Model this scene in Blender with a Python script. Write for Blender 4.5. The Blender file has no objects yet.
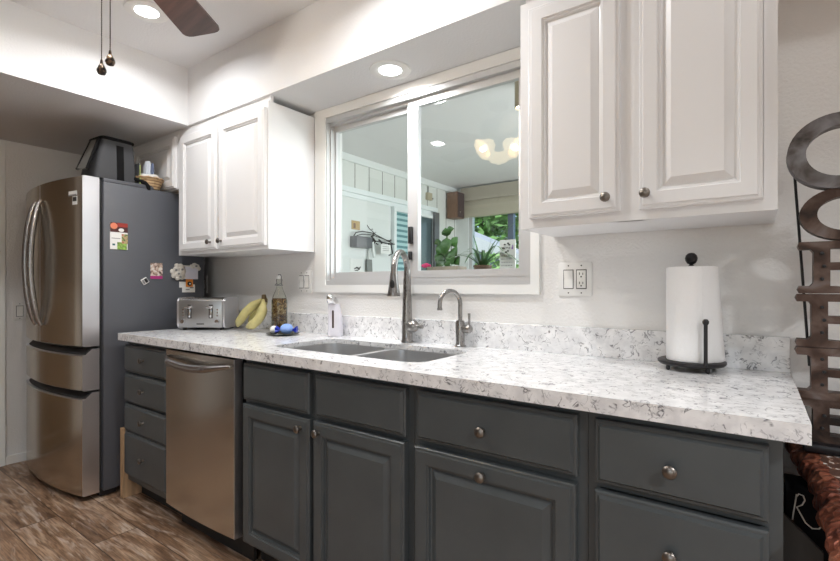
import bpy, bmesh, math, random
from mathutils import Vector, Matrix
R = math.radians
random.seed(7)
scn = bpy.context.scene
COL = scn.collection

# ------------------------------------------------------------------ camera
cd = bpy.data.cameras.new('camera')
cd.sensor_width = 36.0
cd.lens = 36.0 * 467.5 / 840.0
cd.shift_x = 0.0
cd.shift_y = 6.5 / 840.0
cd.clip_start = 0.05
cam = bpy.data.objects.new('camera', cd)
cam.location = (0, -1.766, 1.167)
cam.rotation_euler = (R(90), 0, R(35.77))
COL.objects.link(cam)
scn.camera = cam

# ------------------------------------------------------------------ world, sun, exposure
w = bpy.data.worlds.new('sky')
scn.world = w
w.use_nodes = True
wn = w.node_tree.nodes
wl = w.node_tree.links
wn.clear()
sky = wn.new('ShaderNodeTexSky')
sky.sky_type = 'NISHITA'
sky.sun_disc = False
sky.sun_elevation = R(50)
sky.sun_rotation = R(200)
bg = wn.new('ShaderNodeBackground')
bg.inputs['Strength'].default_value = 0.24
wo = wn.new('ShaderNodeOutputWorld')
wl.new(sky.outputs[0], bg.inputs[0])
wl.new(bg.outputs[0], wo.inputs[0])

sd = bpy.data.lights.new('sun', 'SUN')
sd.energy = 2.0
sd.angle = R(2)
sd.color = (1, .95, .88)
sun = bpy.data.objects.new('sun', sd)
sun.rotation_euler = (R(42), 0, R(35))
COL.objects.link(sun)

VS = scn.view_settings
VS.view_transform = 'Standard'
VS.look = 'None'
VS.exposure = 0.10
VS.gamma = 1.0
VS.use_curve_mapping = False
try:
    scn.cycles.use_denoising = True
    scn.cycles.max_bounces = 10
    scn.cycles.diffuse_bounces = 5
    scn.cycles.transparent_max_bounces = 16
    scn.cycles.sample_clamp_indirect = 6.0
    scn.cycles.caustics_reflective = False
    scn.cycles.caustics_refractive = False
except Exception:
    pass

CAN_W = 6.3       # ceiling can lamps
CAN_RIGHT_W = 40.0  # the can that throws the letter shadows
SOFFIT_W = 4.8
BULB_W = 5.5
NEAR_W = 9.0  # unseen cans added over the counter for top light
PORCH_FILL_W = 68.0
FRONT_FILL_W = 6.0


def area_lamp(name, loc, size, watts, color=(1, .96, .9), sy=None, rot=(0, 0, 0), spread=170):
    l = bpy.data.lights.new(name, 'AREA')
    l.energy = watts
    l.color = color
    l.shape = 'DISK' if sy is None else 'RECTANGLE'
    l.size = size
    if sy:
        l.size_y = sy
    l.spread = R(spread)
    o = bpy.data.objects.new(name, l)
    o.location = loc
    o.rotation_euler = rot
    COL.objects.link(o)
    return o


# added area fills at the opening behind the camera and the porch's side opening
area_lamp('front_fill', (0.6, -4.28, 1.15), 2.4, FRONT_FILL_W, (.93, .97, 1.0), 2.0, (R(90), 0, 0))
area_lamp('porch_fill', (0.72, 1.8, 1.5), 2.6, PORCH_FILL_W, (.94, .97, .98), 1.5, (R(90), 0, R(90)))

# ------------------------------------------------------------------ materials


def new_mat(name):
    m = bpy.data.materials.new(name)
    m.use_nodes = True
    nt = m.node_tree
    return m, nt, nt.nodes['Principled BSDF']


def mat(name, col, rough=.5, metal=0.0, bump=0.0, bscale=200.0, var=0.0, vscale=8.0, spec=.5, stretch=None, coat=0.0):
    m, nt, b = new_mat(name)
    b.inputs['Base Color'].default_value = (*col, 1)
    b.inputs['Roughness'].default_value = rough
    b.inputs['Metallic'].default_value = metal
    b.inputs['Specular IOR Level'].default_value = spec
    if coat:
        b.inputs['Coat Weight'].default_value = coat
        b.inputs['Coat Roughness'].default_value = .15
    tc = nt.nodes.new('ShaderNodeTexCoord')
    src = tc.outputs['Object']
    if stretch:
        mp = nt.nodes.new('ShaderNodeMapping')
        mp.inputs['Scale'].default_value = stretch
        nt.links.new(src, mp.inputs[0])
        src = mp.outputs[0]
    if bump:
        n = nt.nodes.new('ShaderNodeTexNoise')
        n.inputs['Scale'].default_value = bscale
        n.inputs['Detail'].default_value = 3
        bp = nt.nodes.new('ShaderNodeBump')
        bp.inputs['Strength'].default_value = bump
        bp.inputs['Distance'].default_value = .004
        nt.links.new(src, n.inputs[0])
        nt.links.new(n.outputs[0], bp.inputs['Height'])
        nt.links.new(bp.outputs[0], b.inputs['Normal'])
    if var:
        n = nt.nodes.new('ShaderNodeTexNoise')
        n.inputs['Scale'].default_value = vscale
        n.inputs['Detail'].default_value = 5
        r = nt.nodes.new('ShaderNodeValToRGB')
        r.color_ramp.elements[0].position = .35
        r.color_ramp.elements[1].position = .65
        r.color_ramp.elements[0].color = (*[max(0, c * (1 - var)) for c in col], 1)
        r.color_ramp.elements[1].color = (*[min(1, c * (1 + var)) for c in col], 1)
        nt.links.new(src, n.inputs[0])
        nt.links.new(n.outputs[0], r.inputs[0])
        nt.links.new(r.outputs[0], b.inputs['Base Color'])
    return m


def emit_mat(name, col, strength):
    m, nt, b = new_mat(name)
    b.inputs['Base Color'].default_value = (*col, 1)
    b.inputs['Emission Color'].default_value = (*col, 1)
    b.inputs['Emission Strength'].default_value = strength
    return m


def glass_mat(name, tint=(1, 1, 1), refl=.9):
    """clear thin pane: transparent with a Fresnel reflection"""
    m = bpy.data.materials.new(name)
    m.use_nodes = True
    nt = m.node_tree
    nt.nodes.clear()
    o = nt.nodes.new('ShaderNodeOutputMaterial')
    t = nt.nodes.new('ShaderNodeBsdfTransparent')
    t.inputs[0].default_value = (*tint, 1)
    g = nt.nodes.new('ShaderNodeBsdfGlossy')
    g.inputs['Roughness'].default_value = .02
    f = nt.nodes.new('ShaderNodeFresnel')
    f.inputs[0].default_value = 1.45
    mu = nt.nodes.new('ShaderNodeMath')
    mu.operation = 'MULTIPLY'
    mu.inputs[1].default_value = refl
    mx = nt.nodes.new('ShaderNodeMixShader')
    ge = nt.nodes.new('ShaderNodeNewGeometry')
    iv = nt.nodes.new('ShaderNodeMath')
    iv.operation = 'SUBTRACT'
    iv.inputs[0].default_value = 1.0
    nt.links.new(ge.outputs['Backfacing'], iv.inputs[1])
    m2 = nt.nodes.new('ShaderNodeMath')
    m2.operation = 'MULTIPLY'
    nt.links.new(iv.outputs[0], m2.inputs[1])
    nt.links.new(mu.outputs[0], m2.inputs[0])
    nt.links.new(f.outputs[0], mu.inputs[0])
    nt.links.new(m2.outputs[0], mx.inputs[0])
    nt.links.new(t.outputs[0], mx.inputs[1])
    nt.links.new(g.outputs[0], mx.inputs[2])
    nt.links.new(mx.outputs[0], o.inputs[0])
    return m


def ramp(nt, stops, interp='LINEAR'):
    r = nt.nodes.new('ShaderNodeValToRGB')
    r.color_ramp.interpolation = interp
    els = r.color_ramp.elements
    els[0].position, els[0].color = stops[0][0], (*stops[0][1], 1)
    els[1].position, els[1].color = stops[1][0], (*stops[1][1], 1)
    for p, c in stops[2:]:
        e = els.new(p)
        e.color = (*c, 1)
    return r


def quartz_mat():
    m, nt, b = new_mat('quartz')
    L = nt.links
    tc = nt.nodes.new('ShaderNodeTexCoord')

    def noise(scale, detail, dist, off=0.0):
        mp = nt.nodes.new('ShaderNodeMapping')
        mp.inputs['Location'].default_value = (off, off * .7, off * .3)
        L.new(tc.outputs['Object'], mp.inputs[0])
        n = nt.nodes.new('ShaderNodeTexNoise')
        n.inputs['Scale'].default_value = scale
        n.inputs['Detail'].default_value = detail
        n.inputs['Distortion'].default_value = dist
        L.new(mp.outputs[0], n.inputs[0])
        return n.outputs[0]

    def math_(op, a, c):
        n = nt.nodes.new('ShaderNodeMath')
        n.operation = op
        n.use_clamp = False
        for i, v in enumerate((a, c)):
            if isinstance(v, (int, float)):
                n.inputs[i].default_value = v
            else:
                L.new(v, n.inputs[i])
        return n.outputs[0]

    def vein(scale, width, off, mask_scale, lo, hi):
        d = math_('ABSOLUTE', math_('SUBTRACT', noise(scale, 3.5, .6, off), .5), 0)
        r = ramp(nt, [(0, (1, 1, 1)), (width, (0, 0, 0))])
        L.new(d, r.inputs[0])
        mk = ramp(nt, [(lo, (0, 0, 0)), (hi, (1, 1, 1))])
        L.new(noise(mask_scale, 2, 0, off + 5), mk.inputs[0])
        return math_('MULTIPLY', r.outputs[0], mk.outputs[0])
    v1 = vein(25, .028, 0, 38, .49, .58)
    v2 = vein(50, .036, 3.1, 34, .50, .60)
    cloud = ramp(nt, [(.35, (.72, .72, .73)), (.62, (.88, .88, .885))])
    L.new(noise(26, 4, .4, 9), cloud.inputs[0])

    def mixc(fac, c1, c2):
        x = nt.nodes.new('ShaderNodeMix')
        x.data_type = 'RGBA'
        L.new(fac, x.inputs[0])
        L.new(c1, x.inputs[6])
        x.inputs[7].default_value = (*c2, 1)
        return x.outputs[2]
    c = mixc(math_('MULTIPLY', v2, .75), cloud.outputs[0], (.27, .27, .29))
    c = mixc(math_('MULTIPLY', v1, .95), c, (.10, .10, .115))
    L.new(c, b.inputs['Base Color'])
    b.inputs['Roughness'].default_value = .16
    b.inputs['Specular IOR Level'].default_value = .5
    return m


def floor_mat():
    """vinyl planks running along x, 0.18 m wide and 1.2 m long"""
    m, nt, b = new_mat('plank_floor')
    L = nt.links
    tc = nt.nodes.new('ShaderNodeTexCoord')
    br = nt.nodes.new('ShaderNodeTexBrick')
    br.offset = .37
    br.inputs['Scale'].default_value = 1
    br.inputs['Mortar Size'].default_value = .0018
    br.inputs['Brick Width'].default_value = 1.22
    br.inputs['Row Height'].default_value = .182
    br.inputs['Color1'].default_value = (0, 0, 0, 1)
    br.inputs['Color2'].default_value = (1, 1, 1, 1)
    br.inputs['Mortar'].default_value = (.5, .5, .5, 1)
    L.new(tc.outputs['Object'], br.inputs[0])
    # shift the grain from plank to plank
    sx = nt.nodes.new('ShaderNodeVectorMath')
    sx.operation = 'MULTIPLY_ADD'
    L.new(br.outputs['Color'], sx.inputs[0])
    sx.inputs[1].default_value = (3.1, 7.7, 0)
    L.new(tc.outputs['Object'], sx.inputs[2])

    def noise(scale, st, detail, dist):
        mp = nt.nodes.new('ShaderNodeMapping')
        mp.inputs['Scale'].default_value = st
        L.new(sx.outputs[0], mp.inputs[0])
        n = nt.nodes.new('ShaderNodeTexNoise')
        n.inputs['Scale'].default_value = scale
        n.inputs['Detail'].default_value = detail
        n.inputs['Distortion'].default_value = dist
        L.new(mp.outputs[0], n.inputs[0])
        return n.outputs[0]
    base = ramp(nt, [(.30, (.13, .072, .042)), (.50, (.32, .20, .125)), (.70, (.52, .38, .27))])
    L.new(noise(2.6, (1, 5.5, 1), 7, 1.0), base.inputs[0])
    fine = ramp(nt, [(.40, (.62, .60, .58)), (.62, (1.15, 1.12, 1.1))])
    L.new(noise(8, (1, 22, 1), 6, 1.2), fine.inputs[0])
    mx = nt.nodes.new('ShaderNodeMix')
    mx.data_type = 'RGBA'
    mx.blend_type = 'MULTIPLY'
    mx.inputs[0].default_value = 1
    L.new(base.outputs[0], mx.inputs[6])
    L.new(fine.outputs[0], mx.inputs[7])
    wash = ramp(nt, [(.54, (0, 0, 0)), (.68, (1, 1, 1))])
    L.new(noise(3.6, (1, 7.5, 1), 8, 1.4), wash.inputs[0])
    mw = nt.nodes.new('ShaderNodeMix')
    mw.data_type = 'RGBA'
    ml = nt.nodes.new('ShaderNodeMath')
    ml.operation = 'MULTIPLY'
    ml.inputs[1].default_value = .5
    L.new(wash.outputs[0], ml.inputs[0])
    L.new(ml.outputs[0], mw.inputs[0])
    L.new(mx.outputs[2], mw.inputs[6])
    mw.inputs[7].default_value = (.66, .57, .49, 1)
    mm = nt.nodes.new('ShaderNodeMix')
    mm.data_type = 'RGBA'
    L.new(br.outputs['Fac'], mm.inputs[0])
    L.new(mw.outputs[2], mm.inputs[6])
    mm.inputs[7].default_value = (.05, .03, .02, 1)
    L.new(mm.outputs[2], b.inputs['Base Color'])
    b.inputs['Roughness'].default_value = .42
    return m


def steel_mat(name, col, rough, stretch=(2, 2, 260), amount=.06, aniso=.5):
    m, nt, b = new_mat(name)
    L = nt.links
    b.inputs['Metallic'].default_value = 1
    b.inputs['Base Color'].default_value = (*col, 1)
    b.inputs['Anisotropic'].default_value = aniso
    tc = nt.nodes.new('ShaderNodeTexCoord')
    mp = nt.nodes.new('ShaderNodeMapping')
    mp.inputs['Scale'].default_value = stretch
    n = nt.nodes.new('ShaderNodeTexNoise')
    n.inputs['Scale'].default_value = 4
    n.inputs['Detail'].default_value = 4
    L.new(tc.outputs['Object'], mp.inputs[0])
    L.new(mp.outputs[0], n.inputs[0])
    mr = nt.nodes.new('ShaderNodeMapRange')
    mr.inputs[3].default_value = rough - amount
    mr.inputs[4].default_value = rough + amount
    L.new(n.outputs[0], mr.inputs[0])
    L.new(mr.outputs[0], b.inputs['Roughness'])
    return m


def groove_mat():
    """painted paneling with vertical grooves every 0.2 m along y"""
    m, nt, b = new_mat('painted_paneling')
    L = nt.links
    tc = nt.nodes.new('ShaderNodeTexCoord')
    sp = nt.nodes.new('ShaderNodeSeparateXYZ')
    L.new(tc.outputs['Object'], sp.inputs[0])
    a = nt.nodes.new('ShaderNodeMath')
    a.operation = 'MULTIPLY_ADD'
    a.inputs[1].default_value = 1 / .204
    a.inputs[2].default_value = .52
    L.new(sp.outputs['Y'], a.inputs[0])
    fr = nt.nodes.new('ShaderNodeMath')
    fr.operation = 'FRACT'
    L.new(a.outputs[0], fr.inputs[0])
    r = ramp(nt, [(0, (.16, .17, .15)), (.05, (.70, .72, .69))], 'CONSTANT')
    L.new(fr.outputs[0], r.inputs[0])
    L.new(r.outputs[0], b.inputs['Base Color'])
    b.inputs['Roughness'].default_value = .6
    return m


def stripes_mat(name, c1, c2, scale, axis='Z', frac=.5, rough=.5):
    m, nt, b = new_mat(name)
    L = nt.links
    tc = nt.nodes.new('ShaderNodeTexCoord')
    sp = nt.nodes.new('ShaderNodeSeparateXYZ')
    L.new(tc.outputs['Object'], sp.inputs[0])
    a = nt.nodes.new('ShaderNodeMath')
    a.operation = 'MULTIPLY'
    a.inputs[1].default_value = scale
    L.new(sp.outputs[axis], a.inputs[0])
    fr = nt.nodes.new('ShaderNodeMath')
    fr.operation = 'FRACT'
    L.new(a.outputs[0], fr.inputs[0])
    r = ramp(nt, [(0, c1), (frac, c2)], 'CONSTANT')
    L.new(fr.outputs[0], r.inputs[0])
    L.new(r.outputs[0], b.inputs['Base Color'])
    b.inputs['Roughness'].default_value = rough
    return m


def patch_mat(name, stops, scale, rough=.6, metal=0.0, bump=0.0, bscale=60, detail=4, dist=.5, interp='LINEAR'):
    """mottled colour from noise"""
    m, nt, b = new_mat(name)
    L = nt.links
    tc = nt.nodes.new('ShaderNodeTexCoord')
    n = nt.nodes.new('ShaderNodeTexNoise')
    n.inputs['Scale'].default_value = scale
    n.inputs['Detail'].default_value = detail
    n.inputs['Distortion'].default_value = dist
    L.new(tc.outputs['Object'], n.inputs[0])
    r = ramp(nt, stops, interp)
    L.new(n.outputs[0], r.inputs[0])
    L.new(r.outputs[0], b.inputs['Base Color'])
    b.inputs['Roughness'].default_value = rough
    b.inputs['Metallic'].default_value = metal
    if bump:
        v = nt.nodes.new('ShaderNodeTexVoronoi')
        v.inputs['Scale'].default_value = bscale
        bp = nt.nodes.new('ShaderNodeBump')
        bp.inputs['Strength'].default_value = bump
        bp.inputs['Distance'].default_value = .01
        L.new(tc.outputs['Object'], v.inputs[0])
        L.new(v.outputs['Distance'], bp.inputs['Height'])
        L.new(bp.outputs[0], b.inputs['Normal'])
    return m


M = {}
M['wall'] = mat('wall_paint', (.80, .79, .775), .7, bump=.6, bscale=105, spec=.3)
M['ceil'] = mat('ceiling_paint', (.81, .81, .815), .85, bump=.4, bscale=100, spec=.2)
M['far_wall'] = mat('tan_wall_paint', (.40, .33, .27), .8)
M['trim'] = mat('trim_paint', (.83, .83, .81), .4)
M['white_cab'] = mat('white_cabinet_paint', (.80, .80, .805), .33, bump=.06, bscale=60)
M['dark_cab'] = mat('charcoal_cabinet_paint', (.070, .080, .084), .34, bump=.05, bscale=120, var=.08, vscale=6)
M['toe'] = mat('toe_kick_black', (.02, .018, .016), .7)
M['wood'] = mat('raw_pine', (.50, .33, .19), .6, var=.25, vscale=5, stretch=(6, 6, .6))
M['quartz'] = quartz_mat()
M['floor'] = floor_mat()
M['steel'] = steel_mat('warm_brushed_steel', (.56, .51, .44), .20, (300, 300, 2), .03)
M['steel_dw'] = steel_mat('brushed_steel_door', (.60, .57, .52), .24, (2, 2, 300), .03)
M['steel_edge'] = steel_mat('bright_steel_edge', (.72, .72, .75), .34, (260, 260, 2))
M['sink'] = steel_mat('sink_steel', (.70, .70, .70), .30, (60, 60, 60), .05, 0)
M['nickel'] = steel_mat('brushed_nickel', (.33, .32, .31), .28, (80, 80, 20), .05, 0)
M['handle'] = steel_mat('dark_handle_steel', (.40, .39, .39), .26, (80, 80, 20), .05, 0)
M['chrome'] = mat('chrome', (.75, .75, .76), .08, 1)
M['knob'] = mat('antique_nickel', (.22, .20, .18), .34, 1)
M['fridge_side'] = mat('fridge_grey_enamel', (.088, .093, .108), .38, bump=.25, bscale=420)
M['black'] = mat('black_plastic', (.008, .008, .009), .5)
M['matt_black'] = mat('matt_black_card', (.006, .006, .007), .9, spec=.1)
M['blackmetal'] = mat('black_iron', (.018, .016, .018), .38, .3)
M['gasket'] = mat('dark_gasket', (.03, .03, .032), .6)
M['alum'] = mat('aluminium_frame', (.63, .63, .63), .40, .35)
M['glass'] = glass_mat('window_glass', (.95, .975, .97), 1.7)
M['white_plastic'] = mat('white_plastic', (.82, .81, .78), .35)
M['grey_plate'] = mat('wall_plate_plastic', (.80, .79, .77), .3)
M['slot'] = mat('slot_dark', (.05, .045, .04), .5)
M['paper'] = mat('paper_towel_white', (.86, .86, .86), .9, bump=.35, bscale=160)
M['bag'] = mat('bag_grey_fabric', (.055, .057, .062), .75, bump=.3, bscale=500)
M['bag_black'] = mat('bag_black_webbing', (.004, .004, .0045), .8, spec=.2)
M['wicker'] = stripes_mat('wicker_weave', (.20, .11, .05), (.52, .36, .20), 70, 'Z', .3, .7)
M['cloth'] = mat('white_cloth', (.80, .79, .76), .9, bump=.3, bscale=120)
M['packet_blue'] = mat('blue_grey_packet', (.16, .20, .32), .3)
M['plast_clear'] = mat('pale_wrapper', (.62, .66, .72), .25)
M['blue'] = mat('blue_plastic', (.01, .03, .38), .3)
M['blue_pale'] = mat('pale_blue_mesh', (.26, .42, .85), .5, bump=.4, bscale=260)
M['tray'] = mat('dark_saucer', (.06, .065, .06), .25)
M['banana'] = mat('banana_skin', (.53, .47, .20), .5, var=.14, vscale=22)
M['banana_tip'] = mat('banana_stem_brown', (.12, .08, .035), .7)
M['clear'] = glass_mat('bottle_glass', (.94, .955, .93), 1.3)
nt = M['clear'].node_tree
lw = nt.nodes.new('ShaderNodeLayerWeight')
lw.inputs[0].default_value = .5
rg = ramp(nt, [(.45, (.94, .955, .93)), (.93, (.30, .32, .27))])
nt.links.new(lw.outputs['Facing'], rg.inputs[0])
nt.links.new(rg.outputs[0], [n_ for n_ in nt.nodes if n_.type == 'BSDF_TRANSPARENT'][0].inputs[0])
M['brew'] = patch_mat('bottle_contents', [(.36, (.015, .008, .003)), (.50, (.085, .042, .012)), (.60, (.20, .14, .055)), (.74, (.42, .40, .28))], 46, .25, dist=1.2)
M['rust'] = patch_mat('rusty_steel', [(.34, (.012, .009, .008)), (.48, (.065, .036, .026)), (.60, (.13, .09, .075)), (.75, (.20, .18, .18))], 14, .5, .55, .15, 40)
M['rust_c'] = patch_mat('galvanised_rust', [(.32, (.02, .017, .016)), (.42, (.10, .085, .08)), (.55, (.21, .20, .21)), (.75, (.32, .31, .32))], 13, .45, .6, .15, 40)
M['copper'] = patch_mat('hammered_copper', [(.30, (.10, .030, .02)), (.5, (.34, .105, .06)), (.70, (.60, .25, .15))], 16, .38, .55, 1.0, 55)
M['hide'] = patch_mat('speckled_hide', [(.40, (.09, .04, .025)), (.50, (.20, .10, .06)), (.545, (.75, .72, .68)), (.62, (.30, .15, .10))], 30, .8, interp='CONSTANT')
M['shade_sheet'] = mat('dark_shade_sheet', (.030, .027, .025), .6)
M['legwood'] = mat('pale_grey_leg', (.22, .21, .20), .6)
M['cream'] = mat('cream_paint', (.55, .53, .50), .6)
M['bladewood'] = mat('walnut_fan_blade', (.060, .026, .020), .35, var=.35, vscale=5, stretch=(1, 8, 1))
M['bronze'] = mat('dark_bronze', (.045, .035, .03), .35, .7)
M['glow'] = emit_mat('lit_diffuser', (1, .985, .96), 14.0)
M['glow_shade'] = emit_mat('lit_glass_shade', (1, .80, .50), 5.0)
M['glow_bulb'] = emit_mat('lit_bulb', (1, .9, .72), 16.0)
M['panel'] = groove_mat()
M['porch_paint'] = mat('porch_pale_paint', (.74, .77, .76), .6)
M['blue_white'] = mat('rail_white', (.80, .85, .86), .5)
M['blinds'] = stripes_mat('blind_slats', (.10, .24, .26), (.42, .62, .64), 17, 'Z', .45, .4)
M['shade'] = mat('roman_shade_fabric', (.44, .40, .33), .9, bump=.3, bscale=60)
M['shade_lit'] = mat('roman_shade_lit', (.70, .66, .58), .9)  # paler lit copy of the roman shade fabric
M['speaker_wood'] = mat('speaker_wood', (.20, .115, .075), .5, var=.2, vscale=12, stretch=(8, 8, 1))
M['grille'] = mat('speaker_grille', (.075, .05, .05), .8, bump=.4, bscale=300)
M['leaf'] = mat('leaf_green', (.035, .105, .02), .4, var=.35, vscale=14)
M['leaf2'] = mat('strap_leaf_green', (.06, .15, .05), .4, var=.35, vscale=14)
M['tree1'] = mat('tree_leaf_mid', (.26, .46, .14), .6, var=.5, vscale=3)
M['tree2'] = mat('tree_leaf_light', (.45, .65, .24), .6, var=.45, vscale=3)
M['tree3'] = mat('tree_leaf_blue', (.24, .42, .24), .6, var=.5, vscale=3)
M['bark'] = mat('bark', (.12, .09, .06), .8)
M['grass'] = mat('lawn', (.20, .32, .08), .9, var=.3, vscale=4)
M['stucco'] = mat('neighbour_stucco', (.20, .225, .27), .8)
M['fascia'] = mat('white_fascia', (.82, .78, .80), .6)
M['terracotta'] = mat('terracotta', (.12, .07, .045), .7)
M['pink'] = mat('pink_petal', (.70, .03, .18), .5)
M['orange'] = mat('orange_print', (.75, .25, .03), .5)
M['red'] = mat('red_print', (.32, .03, .02), .5)
M['maroon'] = mat('maroon_print', (.07, .015, .015), .4)
M['magenta'] = mat('magenta_band', (.42, .03, .20), .5)
M['white'] = mat('white_print', (.80, .80, .78), .5)
M['palegreen'] = mat('salad_print', (.22, .36, .07), .5, var=.6, vscale=90)
M['skin_print'] = patch_mat('photo_print', [(.35, (.06, .035, .03)), (.5, (.55, .40, .32)), (.62, (.75, .72, .68))], 55, .4)
M['grey'] = mat('grey_print', (.25, .25, .25), .5)
M['lilac'] = mat('notepad_paper', (.62, .60, .66), .7)
M['lime'] = mat('lime_edge', (.40, .50, .12), .5)
M['folder'] = mat('dark_folder', (.07, .075, .08), .6)
M['steelgrey'] = mat('grey_rack_metal', (.16, .16, .17), .45, .4)
M['purple'] = mat('violet_ink', (.20, .05, .35), .6)
M['amber'] = mat('soap_window', (.06, .035, .03), .2)
M['pendant'] = patch_mat('pull_pendant', [(.45, (.018, .014, .012)), (.60, (.16, .10, .06))], 90, .3, .4)

# ------------------------------------------------------------------ mesh helpers


class MB:
    def __init__(self):
        self.bm = bmesh.new()

    def face(self, vs, mi=0):
        try:
            f = self.bm.faces.new(vs)
            f.material_index = mi
            return f
        except ValueError:
            return None

    def v(self, *p):
        return self.bm.verts.new(p)

    def box(self, x0, y0, z0, x1, y1, z1, bev=0.0, mi=0, seg=2):
        r = bmesh.ops.create_cube(self.bm, size=1)
        vs = r['verts']
        for q in vs:
            q.co = Vector((x0 + (q.co.x + .5) * (x1 - x0), y0 + (q.co.y + .5) * (y1 - y0), z0 + (q.co.z + .5) * (z1 - z0)))
        fs = set(f for q in vs for f in q.link_faces)
        for f in fs:
            f.material_index = mi
        if bev > 0:
            es = list(set(e for q in vs for e in q.link_edges))
            bmesh.ops.bevel(self.bm, geom=es, offset=bev, segments=seg, profile=.5, affect='EDGES', clamp_overlap=True, material=-1)
        return self

    def tube(self, pts, rad, seg=12, mi=0, caps=True):
        pts = [Vector(p) for p in pts]
        n = len(pts)
        rads = rad if isinstance(rad, (list, tuple)) else [rad] * n
        rings = []
        ref = None
        for i, p in enumerate(pts):
            t = (pts[min(i + 1, n - 1)] - pts[max(i - 1, 0)]).normalized()
            if ref is None:
                ref = Vector((0, 0, 1)) if abs(t.z) < .9 else Vector((1, 0, 0))
            a = (ref - t * ref.dot(t)).normalized()
            ref = a
            b = t.cross(a)
            rings.append([self.bm.verts.new(p + (a * math.cos(2 * math.pi * k / seg) + b * math.sin(2 * math.pi * k / seg)) * rads[i]) for k in range(seg)])
        for i in range(n - 1):
            for k in range(seg):
                self.face((rings[i][k], rings[i][(k + 1) % seg], rings[i + 1][(k + 1) % seg], rings[i + 1][k]), mi)
        if caps:
            self.face(list(reversed(rings[0])), mi)
            self.face(rings[-1], mi)
        return self

    def lathe(self, prof, c=(0, 0, 0), axis='Z', seg=24, mi=0, sx=1.0, sy=1.0, caps=True):
        """prof: list of (radius, height) along the axis"""
        rings = []
        c = Vector(c)
        for r, h in prof:
            ring = []
            for k in range(seg):
                a = 2 * math.pi * k / seg
                u, q = r * math.cos(a) * sx, r * math.sin(a) * sy
                if axis == 'Z':
                    p = (u, q, h)
                elif axis == 'Y':
                    p = (u, h, q)
                else:
                    p = (h, u, q)
                ring.append(self.bm.verts.new(c + Vector(p)))
            rings.append(ring)
        for i in range(len(rings) - 1):
            for k in range(seg):
                self.face((rings[i][k], rings[i][(k + 1) % seg], rings[i + 1][(k + 1) % seg], rings[i + 1][k]), mi)
        if caps:
            self.face(rings[0], mi)
            self.face(rings[-1], mi)
        return self

    def prism(self, poly, axis, a, b, mi=0):
        """extrude a 2-D polygon between a and b along axis"""
        def P(p, t):
            if axis == 'X':
                return (t, p[0], p[1])
            if axis == 'Y':
                return (p[0], t, p[1])
            return (p[0], p[1], t)
        A = [self.v(*P(p, a)) for p in poly]
        B = [self.v(*P(p, b)) for p in poly]
        n = len(poly)
        for i in range(n):
            self.face((A[i], A[(i + 1) % n], B[(i + 1) % n], B[i]), mi)
        self.face(list(reversed(A)), mi)
        self.face(B, mi)
        return self

    def rings(self, loops, mi=0, cap_last=True, cap_first=False):
        L = [[self.v(*p) for p in lp] for lp in loops]
        n = len(L[0])
        for i in range(len(L) - 1):
            for k in range(n):
                self.face((L[i][k], L[i][(k + 1) % n], L[i + 1][(k + 1) % n], L[i + 1][k]), mi)
        if cap_last:
            self.face(L[-1], mi)
        if cap_first:
            self.face(list(reversed(L[0])), mi)
        return self

    def holed(self, outer, holes, axis, a, b, mi=0):
        """a slab whose outline is outer, pierced by holes, from a to b along axis"""
        bm2 = bmesh.new()
        es = []
        for lp in [outer] + holes:
            vs = [bm2.verts.new((p[0], p[1], 0)) for p in lp]
            for i in range(len(vs)):
                es.append(bm2.edges.new((vs[i], vs[(i + 1) % len(vs)])))
        bmesh.ops.triangle_fill(bm2, use_beauty=True, edges=es)
        bm2.verts.index_update()

        def P(p, t):
            if axis == 'X':
                return (t, p.x, p.y)
            if axis == 'Y':
                return (p.x, t, p.y)
            return (p.x, p.y, t)
        A = [self.v(*P(q.co, a)) for q in bm2.verts]
        B = [self.v(*P(q.co, b)) for q in bm2.verts]
        for f in bm2.faces:
            ix = [q.index for q in f.verts]
            self.face([A[i] for i in reversed(ix)], mi)
            self.face([B[i] for i in ix], mi)
        for e in bm2.edges:
            if len(e.link_faces) == 1:
                i, j = e.verts[0].index, e.verts[1].index
                self.face((A[i], A[j], B[j], B[i]), mi)
        bm2.free()
        return self

    def panel(self, x0, z0, x1, z1, prof, yb=0.0, mi=0, flip=-1):
        """raised panel facing -y: prof is a list of (inset, height out of the back)"""
        loops = []
        for ins, h in prof:
            y = yb + flip * h
            loops.append([(x0 + ins, y, z0 + ins), (x1 - ins, y, z0 + ins), (x1 - ins, y, z1 - ins), (x0 + ins, y, z1 - ins)])
        self.rings(loops, mi, True, True)
        return self

    def build(self, name, mats, parent=None, smooth=True, angle=38, xf=None):
        bmesh.ops.recalc_face_normals(self.bm, faces=self.bm.faces)
        if xf is not None:
            self.bm.transform(xf)
        me = bpy.data.meshes.new(name)
        self.bm.to_mesh(me)
        self.bm.free()
        if not isinstance(mats, (list, tuple)):
            mats = [mats]
        for m in mats:
            me.materials.append(m)
        if smooth:
            me.polygons.foreach_set('use_smooth', [True] * len(me.polygons))
            me.set_sharp_from_angle(angle=R(angle))
        o = bpy.data.objects.new(name, me)
        COL.objects.link(o)
        if parent is not None:
            o.parent = parent
        return o


def tag(o, label, cat, group=None, kind=None):
    if label:
        o['label'] = label
    if cat:
        o['category'] = cat
    if group:
        o['group'] = group
    if kind:
        o['kind'] = kind
    return o


def thing(name, label, cat, loc=(0, 0, 0), rz=0.0, group=None):
    o = bpy.data.objects.new(name, None)
    o.empty_display_size = .05
    o.location = loc
    o.rotation_euler = (0, 0, rz)
    COL.objects.link(o)
    return tag(o, label, cat, group)


def struct(name, mb, m, parent=None, smooth=False):
    o = mb.build(name, m, parent, smooth)
    if parent is None:
        o['kind'] = 'structure'
    return o


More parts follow.
